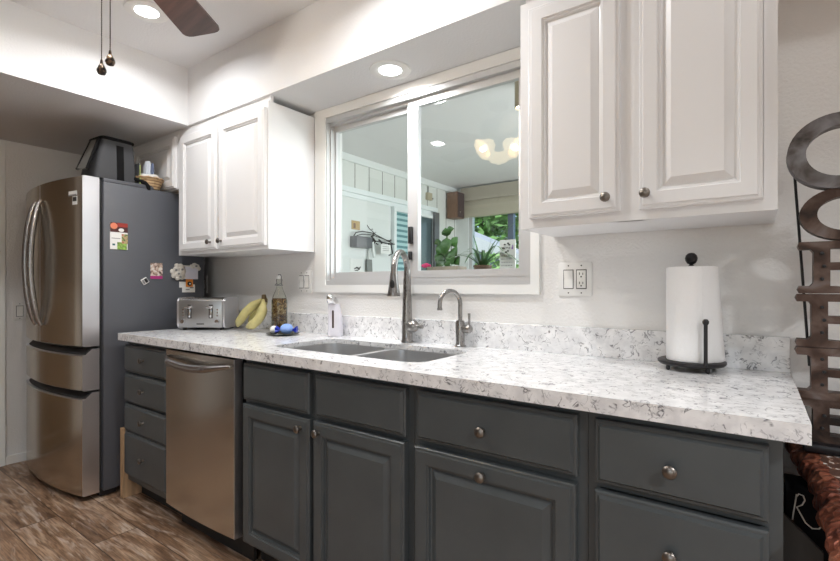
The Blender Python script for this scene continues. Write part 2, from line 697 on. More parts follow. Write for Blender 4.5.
def rrect(x0, y0, x1, y1, r, n=5):
    pts = []
    for cx, cy, a0 in ((x1 - r, y1 - r, 0), (x0 + r, y1 - r, 90), (x0 + r, y0 + r, 180), (x1 - r, y0 + r, 270)):
        for k in range(n + 1):
            a = R(a0 + 90 * k / n)
            pts.append((cx + r * math.cos(a), cy + r * math.sin(a)))
    return pts


def ellipse(cx, cy, rx, ry, n=32):
    return [(cx + rx * math.cos(2 * math.pi * k / n), cy + ry * math.sin(2 * math.pi * k / n)) for k in range(n)]


# ------------------------------------------------------------------ the room
XL, XR, YF = -4.0, 2.6, -4.4
ZC, ZS = 2.467, 2.13
SY, SX = -.314, -2.75
struct('floor', MB().box(XL - .1, YF - .1, -.08, XR + .1, .12, 0), M['floor'])
struct('ceiling', MB().box(XL - .1, YF - .1, ZC, XR + .1, .12, ZC + .1), M['ceil'])
WX0, WX1, WZ0, WZ1 = -1.90, -.725, 1.178, 2.078
struct('wall_back', MB().holed([(XL - .1, 0), (XR + .1, 0), (XR + .1, ZC), (XL - .1, ZC)], [[(WX0, WZ0), (WX1, WZ0), (WX1, WZ1), (WX0, WZ1)]], 'Y', 0, .12), M['wall'])
struct('wall_left', MB().box(XL - .1, YF, 0, XL, 0, ZC), M['wall'])
struct('wall_right', MB().box(XR, YF, 0, XR + .1, 0, ZC), M['wall'])
mb = MB().holed([(XL, 0), (XR, 0), (XR, ZC), (XL, ZC)], [[(-.6, .05), (1.8, .05), (1.8, 2.1), (-.6, 2.1)]], 'Y', YF - .1, YF)  # opening added for the unseen fill lamp behind the camera
struct('wall_front', mb, M['far_wall'])
d3 = struct('reflection_panel', MB().box(XL, -3.05, 0, XL + .03, -2.25, 2.05, .004), mat('dark_reflection_panel', (.05, .03, .02), .4))  # unseen dark panel added to vary reflections in the steel fronts
o = MB().box(SX, SY, ZS, XR, 0, ZC).build('soffit_back', M['ceil'], None, False)
o['kind'] = 'structure'
o = MB().box(XL, YF, ZS, SX, 0, ZC).build('soffit_left', M['ceil'], None, False)
o['kind'] = 'structure'
struct('baseboard_left', MB().box(XL, -.868, 0, XL + .014, -.0, .058, .003), M['trim'])
mb = MB()
mb.box(XL, -.962, 0, XL + .02, -.87, 2.10, .004)
mb.box(XL, -1.80, 0, XL + .02, -1.71, 2.10, .004)
mb.box(XL, -1.80, 2.05, XL + .022, -.87, 2.125, .004)
d = struct('door_1', mb, M['trim'])
MB().panel(0, .01, .75, 2.04, [(0, 0), (0, .012), (.1, .012), (.12, .004), (.15, .008)]).build('door_leaf', mat('brown_timber_door', (.20, .13, .072), .35, var=.3, vscale=3, stretch=(8, 8, .8)), d, False, xf=Matrix.Translation((XL + .001, -1.71, 0)) @ Matrix.Rotation(R(90), 4, 'Z'))

# ---- window between the kitchen and the porch
mb = MB()
cx0, cx1, cz0, cz1, cw = -1.972, -.688, 1.138, 2.128, .066


def mitre(mb, outer, inner, y0, y1):
    (ax0, az0, ax1, az1), (bx0, bz0, bx1, bz1) = outer, inner
    for poly in ([(ax0, az0), (ax1, az0), (bx1, bz0), (bx0, bz0)], [(ax1, az0), (ax1, az1), (bx1, bz1), (bx1, bz0)],
                 [(ax1, az1), (ax0, az1), (bx0, bz1), (bx1, bz1)], [(ax0, az1), (ax0, az0), (bx0, bz0), (bx0, bz1)]):
        mb.prism(poly, 'Y', y0, y1)


mitre(mb, (cx0, cz0, cx1, cz1), (WX0 + .010, WZ0 - .001, WX1 + .001, WZ1 + .001), -.018, 0)
win = struct('window_1', mb, M['trim'])
mb = MB()
mitre(mb, (WX0, WZ0, WX1, WZ1), (WX0 + .016, WZ0 + .022, WX1 - .024, WZ1 - .026), -.012, .085)
mitre(mb, (WX0 + .016, WZ0 + .022, WX1 - .024, WZ1 - .026), (WX0 + .024, WZ0 + .036, WX1 - .034, WZ1 - .038), .012, .080)
mb.build('window_frame', M['alum'], win, False)


def sash(x0, x1, z0, z1, y0, y1, wl_, wr, wb, wt, gname):
    s = MB()
    mitre(s, (x0, z0, x1, z1), (x0 + wl_, z0 + wb, x1 - wr, z1 - wt), y0, y1)
    so = s.build('sash_frame', M['alum'], win, False)
    MB().box(x0 + wl_ - .004, (y0 + y1) / 2 - .002, z0 + wb - .004, x1 - wr + .004, (y0 + y1) / 2 + .002, z1 - wt + .004).build('glass_pane', M['glass'], so, False)
    return so


sash(-1.880, -1.322, 1.210, 2.042, .040, .066, .014, .030, .036, .030, 'L')
s2 = sash(-1.352, -.755, 1.212, 2.044, .010, .036, .060, .030, .032, .026, 'R')
mb = MB()
mb.box(-1.338, -.008, 1.372, -1.318, .009, 1.452, .003)
mb.box(-1.336, -.010, 1.295, -1.322, .009, 1.335, .003)
mb.build('window_latch', M['black'], win)

# ------------------------------------------------------------------ porch beyond the window
PX, PY, PZ = -3.15, 3.40, 2.43
struct('floor_porch', MB().box(PX - .1, .12, -.08, .8, PY + .1, 0), M['far_wall'])
struct('ceiling_porch', MB().box(PX - .1, .12, PZ, .8, PY + .1, PZ + .1), M['ceil'])
o = struct('wall_porch_left', MB().box(PX - .1, .12, 0, PX, PY + .1, PZ), M['panel'])
struct('wall_porch_right', MB().holed([(.12, 0), (PY + .1, 0), (PY + .1, PZ), (.12, PZ)], [[(.5, .75), (3.1, .75), (3.1, 2.25), (.5, 2.25)]], 'X', .75, .85), M['porch_paint'])  # side opening cut to go with the added fill lamp
BX0, BX1, BZ0, BZ1 = -2.97, -.9, .85, 2.10
struct('wall_porch_back', MB().holed([(PX, 0), (.75, 0), (.75, PZ), (PX, PZ)], [[(BX0, BZ0), (BX1, BZ0), (BX1, BZ1), (BX0, BZ1)]], 'Y', PY, PY + .1), M['porch_paint'])
mb = MB()
mitre(mb, (BX0, BZ0, BX1, BZ1), (BX0 + .05, BZ0 + .05, BX1 - .05, BZ1 - .05), PY + .02, PY + .08)
w2 = struct('window_2', mb, M['alum'])
MB().box(-2.43, PY + .015, BZ0 + .05, -2.36, PY + .075, BZ1 - .05).build('mullion', mat('dark_mullion', (.16, .19, .26), .4, .5), w2, False)
MB().box(BX0 + .05, PY + .045, BZ0 + .05, BX1 - .05, PY + .05, BZ1 - .05).build('glass_pane', M['glass'], w2, False)
# trims on the porch's left wall
struct('trim_1', MB().box(PX, .12, PZ - .07, PX + .02, PY, PZ, .004), M['porch_paint'])
mb = MB()
mb.box(PX, .12, 2.065, PX + .035, 2.93, 2.115, .004)
mb.box(PX, .12, 2.02, PX + .018, 2.93, 2.065, .004)
struct('trim_2', mb, M['blue_white'])
struct('trim_3', MB().box(PX, .12, 0, PX + .012, 2.06, 2.02, .003), M['porch_paint'])
# sliding door with blinds
mb = MB()
mb.box(PX, 2.075, 0, PX + .05, 2.115, 2.02)
mb.box(PX, 2.385, 0, PX + .05, 2.47, 2.02)
mb.box(PX, 2.83, 0, PX + .05, 2.90, 2.02)
mb.box(PX, 2.115, 1.975, PX + .05, 2.83, 2.02)
d2 = struct('door_3', mb, M['blue_white'])
MB().box(PX + .008, 2.115, .02, PX + .014, 2.385, 1.975).build('blinds', M['blinds'], d2, False)
MB().box(PX + .008, 2.47, .02, PX + .014, 2.83, 1.975).build('glass_panel', mat('dim_teal_glass', (.09, .13, .14), .12), d2, False)
MB().box(PX + .05, 2.80, 0, PX + .075, 2.90, 2.05).build('jamb_strip', M['steelgrey'], d2, False)

# ------------------------------------------------------------------ cabinets
RAISED = [(0, 0), (0, .014), (.003, .0165), (.009, .0165), (.012, .021), (.046, .021), (.048, .0165), (.053, .0155), (.055, .008), (.060, .006), (.081, .0190), (.083, .0190)]
SLAB = [(0, 0), (0, .010), (.004, .013), (.009, .013), (.015, .021), (.017, .021)]


def knob(parent, x, z, y):
    mb = MB()
    mb.lathe([(.007, 0), (.0065, -.004), (.0042, -.008), (.0045, -.013), (.010, -.016), (.0140, -.019), (.0143, -.0235), (.0115, -.0265), (.005, -.0285), (.001, -.029)], (x, y, z), 'Y', 20)
    return mb.build('knob', M['knob'], parent)


def carcass(name, label, x0, x1, y_face, y_back, z0, z1, m, top=False, rails=(), stiles=(), toe=False, group=None, cat='cabinet', sides=.018, group_loc=None, frame=.02, edge=.016):
    """open box of panels plus a face frame; children are added in local coordinates (x from x0, y from the face, z from the floor)"""
    t = thing(name, label, cat, (x0, y_face, 0), 0, group)
    W, D = x1 - x0, y_back - y_face
    mb = MB()
    mb.box(0, frame, z0, sides, D, z1)
    mb.box(W - sides, frame, z0, W, D, z1)
    mb.box(sides, frame, z0, W - sides, D, z0 + .018)
    mb.box(sides, D - .008, z0 + .018, W - sides, D, z1)
    if top:
        mb.box(sides, frame, z1 - .018, W - sides, D - .008, z1)
    # face frame
    mb.box(0, 0, z0, edge + .012, frame, z1)
    mb.box(W - edge - .012, 0, z0, W, frame, z1)
    for a, b in rails:
        mb.box(edge + .012, 0, a, W - edge - .012, frame, b)
    for a, b in stiles:
        mb.box(a - x0, .0005, z0, b - x0, frame, z1)
    mb.build('body', m, t, False)
    if toe:
        MB().box(0, .07, 0, W, .085, z0).build('toe_kick', M['toe'], t, False)
    return t


YB = -.606     # base face-frame plane
ZT = .868      # top of the base cabinets
WALLY = -.003


def front(t, kind, x0, x1, z0, z1, m, prof, knob_at=None, xo=0.0):
    mb = MB()
    ex = 0.0
    if m is M['dark_cab']:
        ex = .009
        x0, x1, z0, z1 = x0 - .006, x1 + .004, z0 - .005, z1 + .004
    mb.panel(x0 - xo, z0, x1 - xo, z1, [(a, h + ex if h > 0 else 0) for a, h in prof])
    o = mb.build(kind, m, t, False)
    if knob_at:
        knob(o, knob_at[0] - xo, knob_at[1], -.020 - ex)
    return o


# four-drawer unit beside the refrigerator
x0, x1 = -2.832, -2.335
t = carcass('drawer_cabinet', 'narrow charcoal base cabinet with four stacked drawers beside the refrigerator', x0, x1, YB, WALLY, .10, ZT, M['dark_cab'], rails=((.10, .155), (.83, ZT), (.695, .715), (.525, .545), (.37, .39)), toe=True, group=None)
for a, b in ((.712, .848), (.545, .690), (.385, .526), (.148, .374)):
    front(t, 'drawer', -2.815, -2.352, a, b, M['dark_cab'], SLAB, (-2.585, (a + b) / 2 + .005), x0)

# sink base
x0, x1 = -1.728, -.857
t = carcass('sink_cabinet', 'charcoal double-door base cabinet with two blank fronts under the sink', x0, x1, YB, WALLY, .10, ZT, M['dark_cab'], rails=((.10, .14), (.83, ZT), (.68, .715)), stiles=((-1.32, -1.275),), toe=True)
front(t, 'false_drawer_front', -1.712, -1.320, .710, .851, M['dark_cab'], SLAB, None, x0)
front(t, 'false_drawer_front', -1.276, -.880, .710, .851, M['dark_cab'], SLAB, None, x0)
front(t, 'door', -1.712, -1.314, .125, .684, M['dark_cab'], RAISED, (-1.352, .652), x0)
front(t, 'door', -1.284, -.882, .125, .684, M['dark_cab'], RAISED, (-1.256, .652), x0)

x0, x1 = -.856, -.332
t = carcass('base_cabinet', 'charcoal base cabinet with one wide drawer over a raised-panel door knobbed at its top', x0, x1, YB, WALLY, .10, ZT, M['dark_cab'], rails=((.10, .14), (.83, ZT), (.68, .715)), toe=True)
front(t, 'drawer', -.828, -.357, .712, .852, M['dark_cab'], SLAB, (-.604, .776), x0)
front(t, 'door', -.833, -.360, .125, .684, M['dark_cab'], RAISED, (-.604, .655), x0)

x0, x1 = -.331, .042
t = carcass('end_drawer_cabinet', 'charcoal drawer cabinet at the right end of the counter, below the paper towels', x0, x1, YB, WALLY, .10, ZT, M['dark_cab'], rails=((.10, .14), (.83, ZT), (.69, .71), (.50, .52), (.31, .33)), toe=True)
for a, b in ((.710, .851), (.512, .684), (.325, .492), (.125, .305)):
    front(t, 'drawer', -.306, .0155, a, b, M['dark_cab'], SLAB, (-.150, (a + b) / 2 - .006), x0)

# raw pine board closing the gap by the refrigerator
tag(MB().box(-2.872, -.632, 0, -2.836, -.30, .385, .002).build('wood_board', M['wood'], None, False), 'strip of raw pine board standing between refrigerator and four-drawer cabinet', 'board')

# wall cabinets
YU = -.313
x0, x1 = -2.858, -1.980
t = carcass('wall_cabinet', 'white two-door wall cabinet left of the window, above the toaster', x0, x1, YU, WALLY, 1.359, 2.10, M['white_cab'], True, ((1.359, 1.40), (2.045, 2.10)), ((-2.43, -2.385),), group=None)
MB().box(0, .012, 2.10, x1 - x0, .03, ZS).build('filler_strip', M['white_cab'], t, False)
front(t, 'door', -2.815, -2.421, 1.378, 2.068, M['white_cab'], RAISED, (-2.474, 1.418), x0)
front(t, 'door', -2.397, -1.993, 1.378, 2.068, M['white_cab'], RAISED, (-2.366, 1.418), x0)

x0, x1 = -.636, .042
t = carcass('wall_cabinet', 'white two-door wall cabinet right of the window, above the paper towels', x0, x1, YU, WALLY, 1.359, 2.10, M['white_cab'], True, ((1.359, 1.40), (2.045, 2.10)), ((-.335, -.262),), group=None)
MB().box(.01, .02, 2.10, x1 - x0, .04, ZS).build('filler_strip', M['white_cab'], t, False)
front(t, 'door', -.602, -.323, 1.389, 2.068, M['white_cab'], RAISED, (-.357, 1.428), x0)
front(t, 'door', -.271, .013, 1.387, 2.068, M['white_cab'], RAISED, (-.252, 1.428), x0)

x0, x1 = -3.99, -2.862
t = carcass('wall_cabinet', 'short white wall cabinet over the refrigerator behind the bag and basket', x0, x1, YU, WALLY, 1.763, 2.10, M['white_cab'], True, ((1.763, 1.785), (2.07, 2.10)), ((-3.44, -3.39),), group=None)
MB().box(0, .012, 2.10, x1 - x0, .03, ZS).build('filler_strip', M['white_cab'], t, False)
front(t, 'door', -3.93, -3.425, 1.772, 2.085, M['white_cab'], RAISED, (-3.455, 1.85), x0)
front(t, 'door', -3.405, -2.882, 1.772, 2.085, M['white_cab'], RAISED, (-3.375, 1.85), x0)

# ------------------------------------------------------------------ worktop, sink, taps
ZTOP = .915
CX0, CX1, CY0 = -2.840, .0815, -.6555
SK = rrect(-1.692, -.522, -.902, -.155, .075, 6)
ct = MB().holed([(CX0, CY0), (CX1, CY0), (CX1, -.002), (CX0, -.002)], [SK], 'Z', ZTOP - .020, ZTOP)
ct.box(CX0, CY0, ZTOP - .038, CX1, CY0 + .028, ZTOP - .020)
ct.box(CX0, CY0 + .028, ZTOP - .038, CX0 + .028, -.002, ZTOP - .020)
ct.box(CX1 - .028, CY0 + .028, ZTOP - .038, CX1, -.002, ZTOP - .020)
ct = ct.build('countertop', M['quartz'], None, False)
tag(ct, 'white quartz countertop with fine grey veins running the whole length of the base cabinets', 'countertop')
MB().box(CX0, -.022, ZTOP, CX1 - .002, -.002, ZTOP + .104, .0015).build('backsplash', M['quartz'], ct, False)

t = thing('kitchen_sink', 'stainless steel double-bowl sink set under the counter below the window', 'sink', (-1.31, -.34, ZTOP))
ox, oy = -1.31, -.34
bowls = [rrect(-1.692 + .004 - ox, -.522 + .004 - oy, -1.312 - ox, -.155 - .004 - oy, .07, 6), rrect(-1.286 - ox, -.522 + .004 - oy, -.902 - .004 - ox, -.155 - .004 - oy, .07, 6)]
MB().holed(rrect(-1.715 - ox, -.545 - oy, -.88 - ox, -.13 - oy, .09, 6), bowls, 'Z', -.0255, -.0205).build('rim', M['sink'], t, True)
for bx0, bx1 in ((-1.688, -1.312), (-1.286, -.906)):
    lo = []
    for ins, z in ((0, -.021), (.003, -.11), (.008, -.18), (.022, -.202), (.05, -.208)):
        lo.append([(p[0], p[1], z) for p in rrect(bx0 + ins - ox, -.518 + ins - oy, bx1 - ins - ox, -.159 - ins - oy, .07 - min(ins, .03) * .6, 6)])
    b = MB().rings(lo, 0, True, False).build('bowl', M['sink'], t, True, 60)
    MB().lathe([(.055, -.2075), (.052, -.2045), (.035, -.2055), (.032, -.2065), (.001, -.2065)], ((bx0 + bx1) / 2 - ox, -.30 - oy, 0), 'Z', 24, caps=False).build('drain', M['chrome'], b)

# pull-down tap
t = thing('kitchen_faucet', 'tall brushed-nickel pull-down faucet behind the middle of the sink', 'faucet', (-1.294, -.070, ZTOP))
dx, dy = .287, -.958
MB().lathe([(.0275, 0), (.0275, .008), (.0250, .012), (.0250, .05), (.0240, .09), (.0205, .20), (.0165, .30), (.0150, .33)], (0, 0, 0)).build('stem', M['nickel'], t)
pts = []
rr = .078
for k in range(19):
    a = math.pi * k / 18
    s = rr - rr * math.cos(a)
    pts.append((dx * s, dy * s, .325 + math.sin(a) * .080))
pts += [(dx * .160, dy * .160, .30)]
MB().tube(pts, [.0135] * 12 + [.0138] * 8, 16).build('spout', M['nickel'], t)
hx, hy = dx * .160, dy * .160
hd = MB().lathe([(.0148, .312), (.0165, .295), (.019, .272), (.0255, .232), (.0285, .218), (.0280, .213), (.014, .212)], (hx, hy, 0)).build('spray_head', M['nickel'], t)
e = MB().lathe([(.001, -.004), (.008, -.003), (.010, 0), (.008, .003)], (0, 0, 0), 'Y', 16, sy=2.1)
e.build('spray_button', M['black'], hd, xf=Matrix.Translation((hx + .008, hy - .0205, .262)) @ Matrix.Rotation(R(22), 4, 'Z') @ Matrix.Rotation(R(10), 4, 'X'))
hb = MB().lathe([(.016, .010), (.026, .018), (.030, .032), (.028, .046), (.020, .060), (.0095, .068), (.0080, .078), (.0085, .096), (.005, .100)], (0, 0, .076), 'X', 20)
hb.build('lever_handle', M['nickel'], t, xf=Matrix.Rotation(R(-8), 4, 'Z'))

t = thing('drinking_water_tap', 'small brushed-nickel gooseneck tap at the right end of the sink', 'faucet', (-1.018, -.062, ZTOP))
MB().lathe([(.024, 0), (.024, .006), (.020, .009), (.0185, .02), (.0195, .06), (.0205, .100), (.0185, .110), (.011, .112)], (0, 0, 0)).build('body', M['nickel'], t)
pts = [(0, 0, .10), (0, 0, .18)]
rr = .050
for k in range(1, 16):
    a = math.pi * k / 15
    q_ = rr - rr * math.cos(a)
    pts.append((-.45 * q_, -.89 * q_, .18 + math.sin(a) * .056))
pts.append((pts[-1][0], pts[-1][1], .166))
MB().tube(pts, .0092, 14).build('spout', M['nickel'], t)
MB().lathe([(.0105, .156), (.0118, .160), (.0105, .166)], (pts[-1][0], pts[-1][1], 0)).build('spout_tip', M['nickel'], t)
mb = MB().lathe([(.012, .012), (.017, .020), (.019, .036), (.018, .048), (.012, .054)], (0, 0, .076), 'X', 18)
mb.tube([(.042, 0, .085), (.044, 0, .115), (.043, 0, .142)], [.0052, .0048, .006], 10)
mb.build('lever_handle', M['nickel'], t)

# touchless soap dispenser
t = thing('soap_dispenser', 'white automatic soap dispenser with silver top at the left of the sink', 'soap dispenser', (-1.745, -.085, ZTOP), R(28))
lo = []
for z, xa, xb, ya, yb_ in ((0, -.030, .036, -.030, .030), (.006, -.032, .037, -.033, .033), (.06, -.031, .035, -.033, .033), (.11, -.030, .031, -.033, .032), (.15, -.029, .024, -.034, .028), (.168, -.0285, .018, -.035, .024)):
    lo.append([(p[0], p[1], z) for p in rrect(xa, ya, xb, yb_, .016, 5)])
MB().rings(lo, 0, True, True).build('body', mat('lilac_white_plastic', (.72, .70, .76), .25), t, True, 50)
lo = []
for z, xa, xb, ya, yb_, r_ in ((.168, -.030, .018, -.040, .024, .014), (.182, -.030, .013, -.052, .020, .014), (.196, -.029, .007, -.056, .014, .012), (.208, -.028, .000, -.054, .004, .010), (.216, -.025, -.008, -.046, -.008, .007)):
    lo.append([(p[0], p[1], z) for p in rrect(xa, ya, xb, yb_, r_, 5)])
MB().rings(lo, 0, True, True).build('spout_head', M['chrome'], t, True, 50)
MB().box(-.0055, -.0345, .045, .0055, -.030, .135, .003).build('level_window', M['amber'], t)
MB().lathe([(.038, 0), (.038, .003), (.036, .004)], (0, -.001, 0), 'Z', 28).build('base_ring', M['chrome'], t)

# ------------------------------------------------------------------ dishwasher
t = thing('dishwasher', 'stainless steel dishwasher with curved bar handle under the counter', 'dishwasher', (-2.328, -.622, 0))
Wd = .574
MB().box(.008, .02, .11, Wd - .002, .56, .862).build('tub_body', M['black'], t, False)
# door with a slight bow across its width
mb = MB()
lo = []
N = 12
for zz in (.12, .866):
    lo.append([(Wd * i / N, -.022 - .010 * (1 - (2 * i / N - 1) ** 2), zz) for i in range(N + 1)] + [(Wd, .015, zz), (0, .015, zz)])
mb.rings(lo, 0, True, True)
dw = mb.build('door', M['steel_dw'], t, True, 30)
MB().box(Wd - .004, -.0235, .12, Wd + .0015, .014, .866).build('edge_trim', M['steel_edge'], dw, False)
pts = []
for k in range(25):
    u = k / 24
    s = math.sin(math.pi * u)
    pts.append((.022 + (Wd - .044) * u, -.030 - .045 * min(1, s * 1.7), .835 - .024 * s))
rad = [.007 + .0095 * min(1, 1.5 * math.sin(math.pi * k / 24)) for k in range(25)]
MB().tube(pts, rad, 14).build('handle', M['handle'], dw, True, 60)
MB().box(.0, .055, .0, Wd + .02, .07, .115).build('toe_kick', M['toe'], t, False)

# ------------------------------------------------------------------ refrigerator
FX0, FX1 = -3.900, -2.937
t = thing('refrigerator', 'tall stainless french-door refrigerator with dark grey side at the far left', 'refrigerator', ((FX0 + FX1) / 2, -.40, 0))
fx = (FX0 + FX1) / 2
hw = (FX1 - FX0) / 2
oy = .40
case = MB()
case.box(-hw, -.69 + oy, .035, hw, -.105 + oy, 1.752, .006)
case = case.build('case', M['fridge_side'], t, True)
for fx_, fy_ in ((-hw + .06, -.66), (hw - .10, -.66), (-hw + .06, -.20), (hw - .10, -.20)):
    MB().box(fx_, fy_ + oy, 0, fx_ + .04, fy_ + oy + .06, .04).build('foot', M['black'], t, False)
mb = MB()
mb.box(-hw + .02, -.70 + oy, .006, hw - .02, -.62 + oy, .05)
mb.build('base_grille', M['black'], t, False)
MB().box(hw - .10, -.688 + oy, 1.752, hw - .004, -.42 + oy, 1.774, .004).build('hinge_cover', M['fridge_side'], t)


def fy(x):
    return -.787 - .055 * (1 - (x / (hw - .002)) ** 2) + oy


DW = hw - .012


def fridge_front(name, x0, x1, z0, z1, slope, parent):
    """curved front; slope cuts a pocket grip along the top edge. material 0 = face, 1 = edges, 2 = pocket"""
    N = 14
    yb = -.705 + oy
    mb = MB()
    secs = []
    for i in range(N + 1):
        x = x0 + (x1 - x0) * i / N
        yf = fy(x)
        # rounded outer corners
        if abs(abs(x) - DW) < 1e-6:
            yf += .004
        if slope:
            sec = [(yb, z0), (yf + .006, z0), (yf, z0 + .006), (yf, z1 - slope - .003), (yf + .004, z1 - slope + .002), (yf + .014, z1 - slope + .002), (yf + .045, z1), (yb, z1)]
        else:
            sec = [(yb, z0), (yf + .006, z0), (yf, z0 + .006), (yf, z1 - .006), (yf + .006, z1), (yb, z1)]
        secs.append([mb.v(x, p[0], p[1]) for p in sec])
    n = len(secs[0])
    for i in range(N):
        for k in range(n):
            k2 = (k + 1) % n
            mi = 0
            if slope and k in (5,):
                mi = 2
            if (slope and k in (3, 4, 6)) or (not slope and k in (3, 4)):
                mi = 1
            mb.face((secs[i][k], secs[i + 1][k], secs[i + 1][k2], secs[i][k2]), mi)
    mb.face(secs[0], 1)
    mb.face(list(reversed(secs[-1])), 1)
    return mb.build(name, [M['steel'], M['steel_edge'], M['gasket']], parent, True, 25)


def fridge_handle(parent, x):
    pts = []
    for k in range(29):
        u = k / 28
        s = math.sin(math.pi * u)
        pts.append((x, fy(x) - .008 - .050 * s ** .62, .945 + .725 * u))
    MB().tube(pts, [.010 + .006 * min(1, 2.2 * math.sin(math.pi * k / 28)) for k in range(29)], 14).build('handle', M['handle'], parent, True, 60)


dl = fridge_front('door', -DW, -.003, .842, 1.772, 0, t)
fridge_handle(dl, -.045)
dr = fridge_front('door', .003, DW, .842, 1.772, 0, t)
fridge_handle(dr, .045)
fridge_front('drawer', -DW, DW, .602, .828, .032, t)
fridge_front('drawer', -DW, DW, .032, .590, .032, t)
MB().box(-hw + .03, -.706 + oy, .035, hw - .03, -.688 + oy, 1.765).build('gasket', M['gasket'], t, False)
# small printed stickers near the top of the right door
sx0 = hw - .125


def sticker(x, z0, z1, wd, m, yo):
    mb = MB()
    mb.prism([(x, fy(x) - .0002 - yo), (x + wd, fy(x + wd) - .0002 - yo), (x + wd, fy(x + wd) - .001 - yo), (x, fy(x) - .001 - yo)], 'Z', z0, z1)
    return mb.build('sticker', m, dr, False)


sticker(sx0, 1.668, 1.690, .075, M['white'], 0)
sticker(sx0, 1.664, 1.672, .070, M['grey'], .001)
sticker(sx0 + .035, 1.615, 1.660, .042, M['white'], 0)
sticker(sx0 + .039, 1.633, 1.656, .034, M['slot'], .001)

# ---- things stuck on the side of the refrigerator
GX = FX1 + .0015


def side_card(name, label, cat, y0, y1, z0, z1, m, thick=.003, rot=0.0, group=None):
    cy, cz = (y0 + y1) / 2, (z0 + z1) / 2
    t = thing(name, label, cat, (GX, cy, cz), 0, group)
    if rot:
        t.rotation_euler = (R(rot), 0, 0)
    h, k = (y1 - y0) / 2, (z1 - z0) / 2
    return t, h, k


def plate(t, name, y0, y1, z0, z1, x0, x1, m, bev=0.0):
    return MB().box(x0, y0, z0, x1, y1, z1, bev).build(name, m, t, False)


t, h, k = side_card('menu_magnet', 'tall food flyer magnet high on the refrigerator side, dark red above green', 'magnet', -.658, -.568, 1.380, 1.530, None)
plate(t, 'backing', -h, h, -k, k, 0, .002, M['white'])
plate(t, 'dark_band', -h, h, .022, k, .002, .0026, M['maroon'])
plate(t, 'red_band', -h * .2, h, k - .022, k, .0026, .0031, M['red'])
MB().lathe([(.018, .0026), (.018, .0034), (.001, .0034)], (0, -h + .019, k - .019), 'X', 20).build('round_logo', mat('coral_disc', (.72, .22, .12), .5), t)
MB().lathe([(.011, .0026), (.011, .0034), (.001, .0034)], (0, h * .25, k - .040), 'X', 20, sx=1.3, sy=.9).build('plate_print', M['white'], t)
plate(t, 'food_print', h * .3, h, -k * .55, k * .18, .002, .0028, patch_mat('food_print', [(.4, (.12, .20, .05)), (.55, (.55, .40, .22)), (.65, (.40, .09, .06))], 70, .5))
plate(t, 'greens_print', -h * .2, h * .9, -k, -k * .45, .002, .0027, M['palegreen'])
plate(t, 'grey_lines', -h * .85, h * .15, -k * .20, -k * .15, .002, .0028, M['grey'])
plate(t, 'small_mark', -h * .75, -h * .45, -k * .72, -k * .58, .002, .0028, mat('teal_print', (.05, .13, .14), .5))

t, h, k = side_card('photo_magnet', 'small photo magnet with magenta bottom band on the refrigerator side', 'magnet', -.443, -.374, 1.216, 1.312, None)
plate(t, 'photo', -h, h, -k + .018, k, 0, .002, M['skin_print'])
plate(t, 'caption_band', -h, h, -k, -k + .018, 0, .002, M['magenta'])

t, h, k = side_card('clip_magnet', 'little black and white square magnet tilted on the refrigerator side', 'magnet', -.494, -.458, 1.184, 1.220, None, rot=32)
plate(t, 'block', -h, h, -k, k, 0, .008, M['white'], .002)
plate(t, 'dark_face', -h * .1, h * .85, -k * .7, k * .7, .008, .0095, M['black'])
plate(t, 'grey_face', -h * .85, -h * .25, -k * .7, k * .7, .008, .0095, M['grey'])

t, h, k = side_card('notepad_magnet', 'notepad with a scalloped white flower frame on the refrigerator side', 'notepad', -.315, -.145, 1.217, 1.305, None)
plate(t, 'pad', -h * .12, h * .86, -k, k * .8, 0, .012, M['lilac'])
mb = MB()
for i, (yy, zz, r_) in enumerate(((-.9, -.55, .016), (-.98, .05, .017), (-.72, .35, .020), (-.62, -.25, .022), (-.45, .70, .022), (-.70, .9, .014), (-.30, .1, .022), (-.35, -.6, .022), (-.65, -.85, .015), (.45, .82, .016), (.62, 1.0, .017), (.80, .85, .016), (.95, .55, .013))):
    mb.lathe([(r_, 0), (r_, .010 + .001 * (i % 4)), (r_ * .7, .013 + .001 * (i % 4)), (.001, .013 + .001 * (i % 4))], (0, h * yy, k * zz), 'X', 9)
mb.tube([(.005, -h * .3, k * .86), (.005, h * .5, k * .9)], .005, 6)
ff = mb.build('flower_frame', mat('ivory_frame', (.62, .58, .52), .6), t)
for yy, zz in ((-.62, -.25), (-.35, .35), (-.80, .25), (-.5, -.7), (.7, .9)):
    MB().lathe([(.007, .012), (.007, .019), (.001, .019)], (0, h * yy, k * zz), 'X', 10).build('flower_centre', M['grey'], ff)

t, h, k = side_card('note_card', 'small white card with a scribble under the flower-framed notepad', 'card', -.272, -.172, 1.133, 1.200, None)
plate(t, 'upper_slip', -h, -h * .1, -.003, k, 0, .0015, M['white'])
plate(t, 'paper', -h * .65, h, -k, k * .5, .0015, .003, M['white'])
plate(t, 'ink_mark', -h * .2, h * .3, -k * .55, -k * .38, .003, .0036, M['grey'])
plate(t, 'ink_mark', h * .35, h * .8, -k * .2, -k * .05, .003, .0036, M['slot'])

t, h, k = side_card('orange_magnet', 'small orange and black magnet holding the white card on the refrigerator', 'magnet', -.232, -.188, 1.168, 1.222, None)
plate(t, 'tile', -h, h, -k, k, .0045, .0075, M['orange'])
MB().lathe([(.014, .0075), (.014, .009), (.001, .009)], (0, 0, -k * .25), 'X', 18).build('dark_disc', M['black'], t)
MB().lathe([(.005, .009), (.005, .010), (.001, .010)], (0, .002, -k * .25), 'X', 14).build('white_dot', M['white'], t)

# ---- on top of the refrigerator: bag, folder, basket
ZF = 1.774
t = thing('cooler_bag', 'grey insulated cooler bag with black trim and open flap on the refrigerator', 'bag', (-3.085, -.60, ZF + .001), R(4))
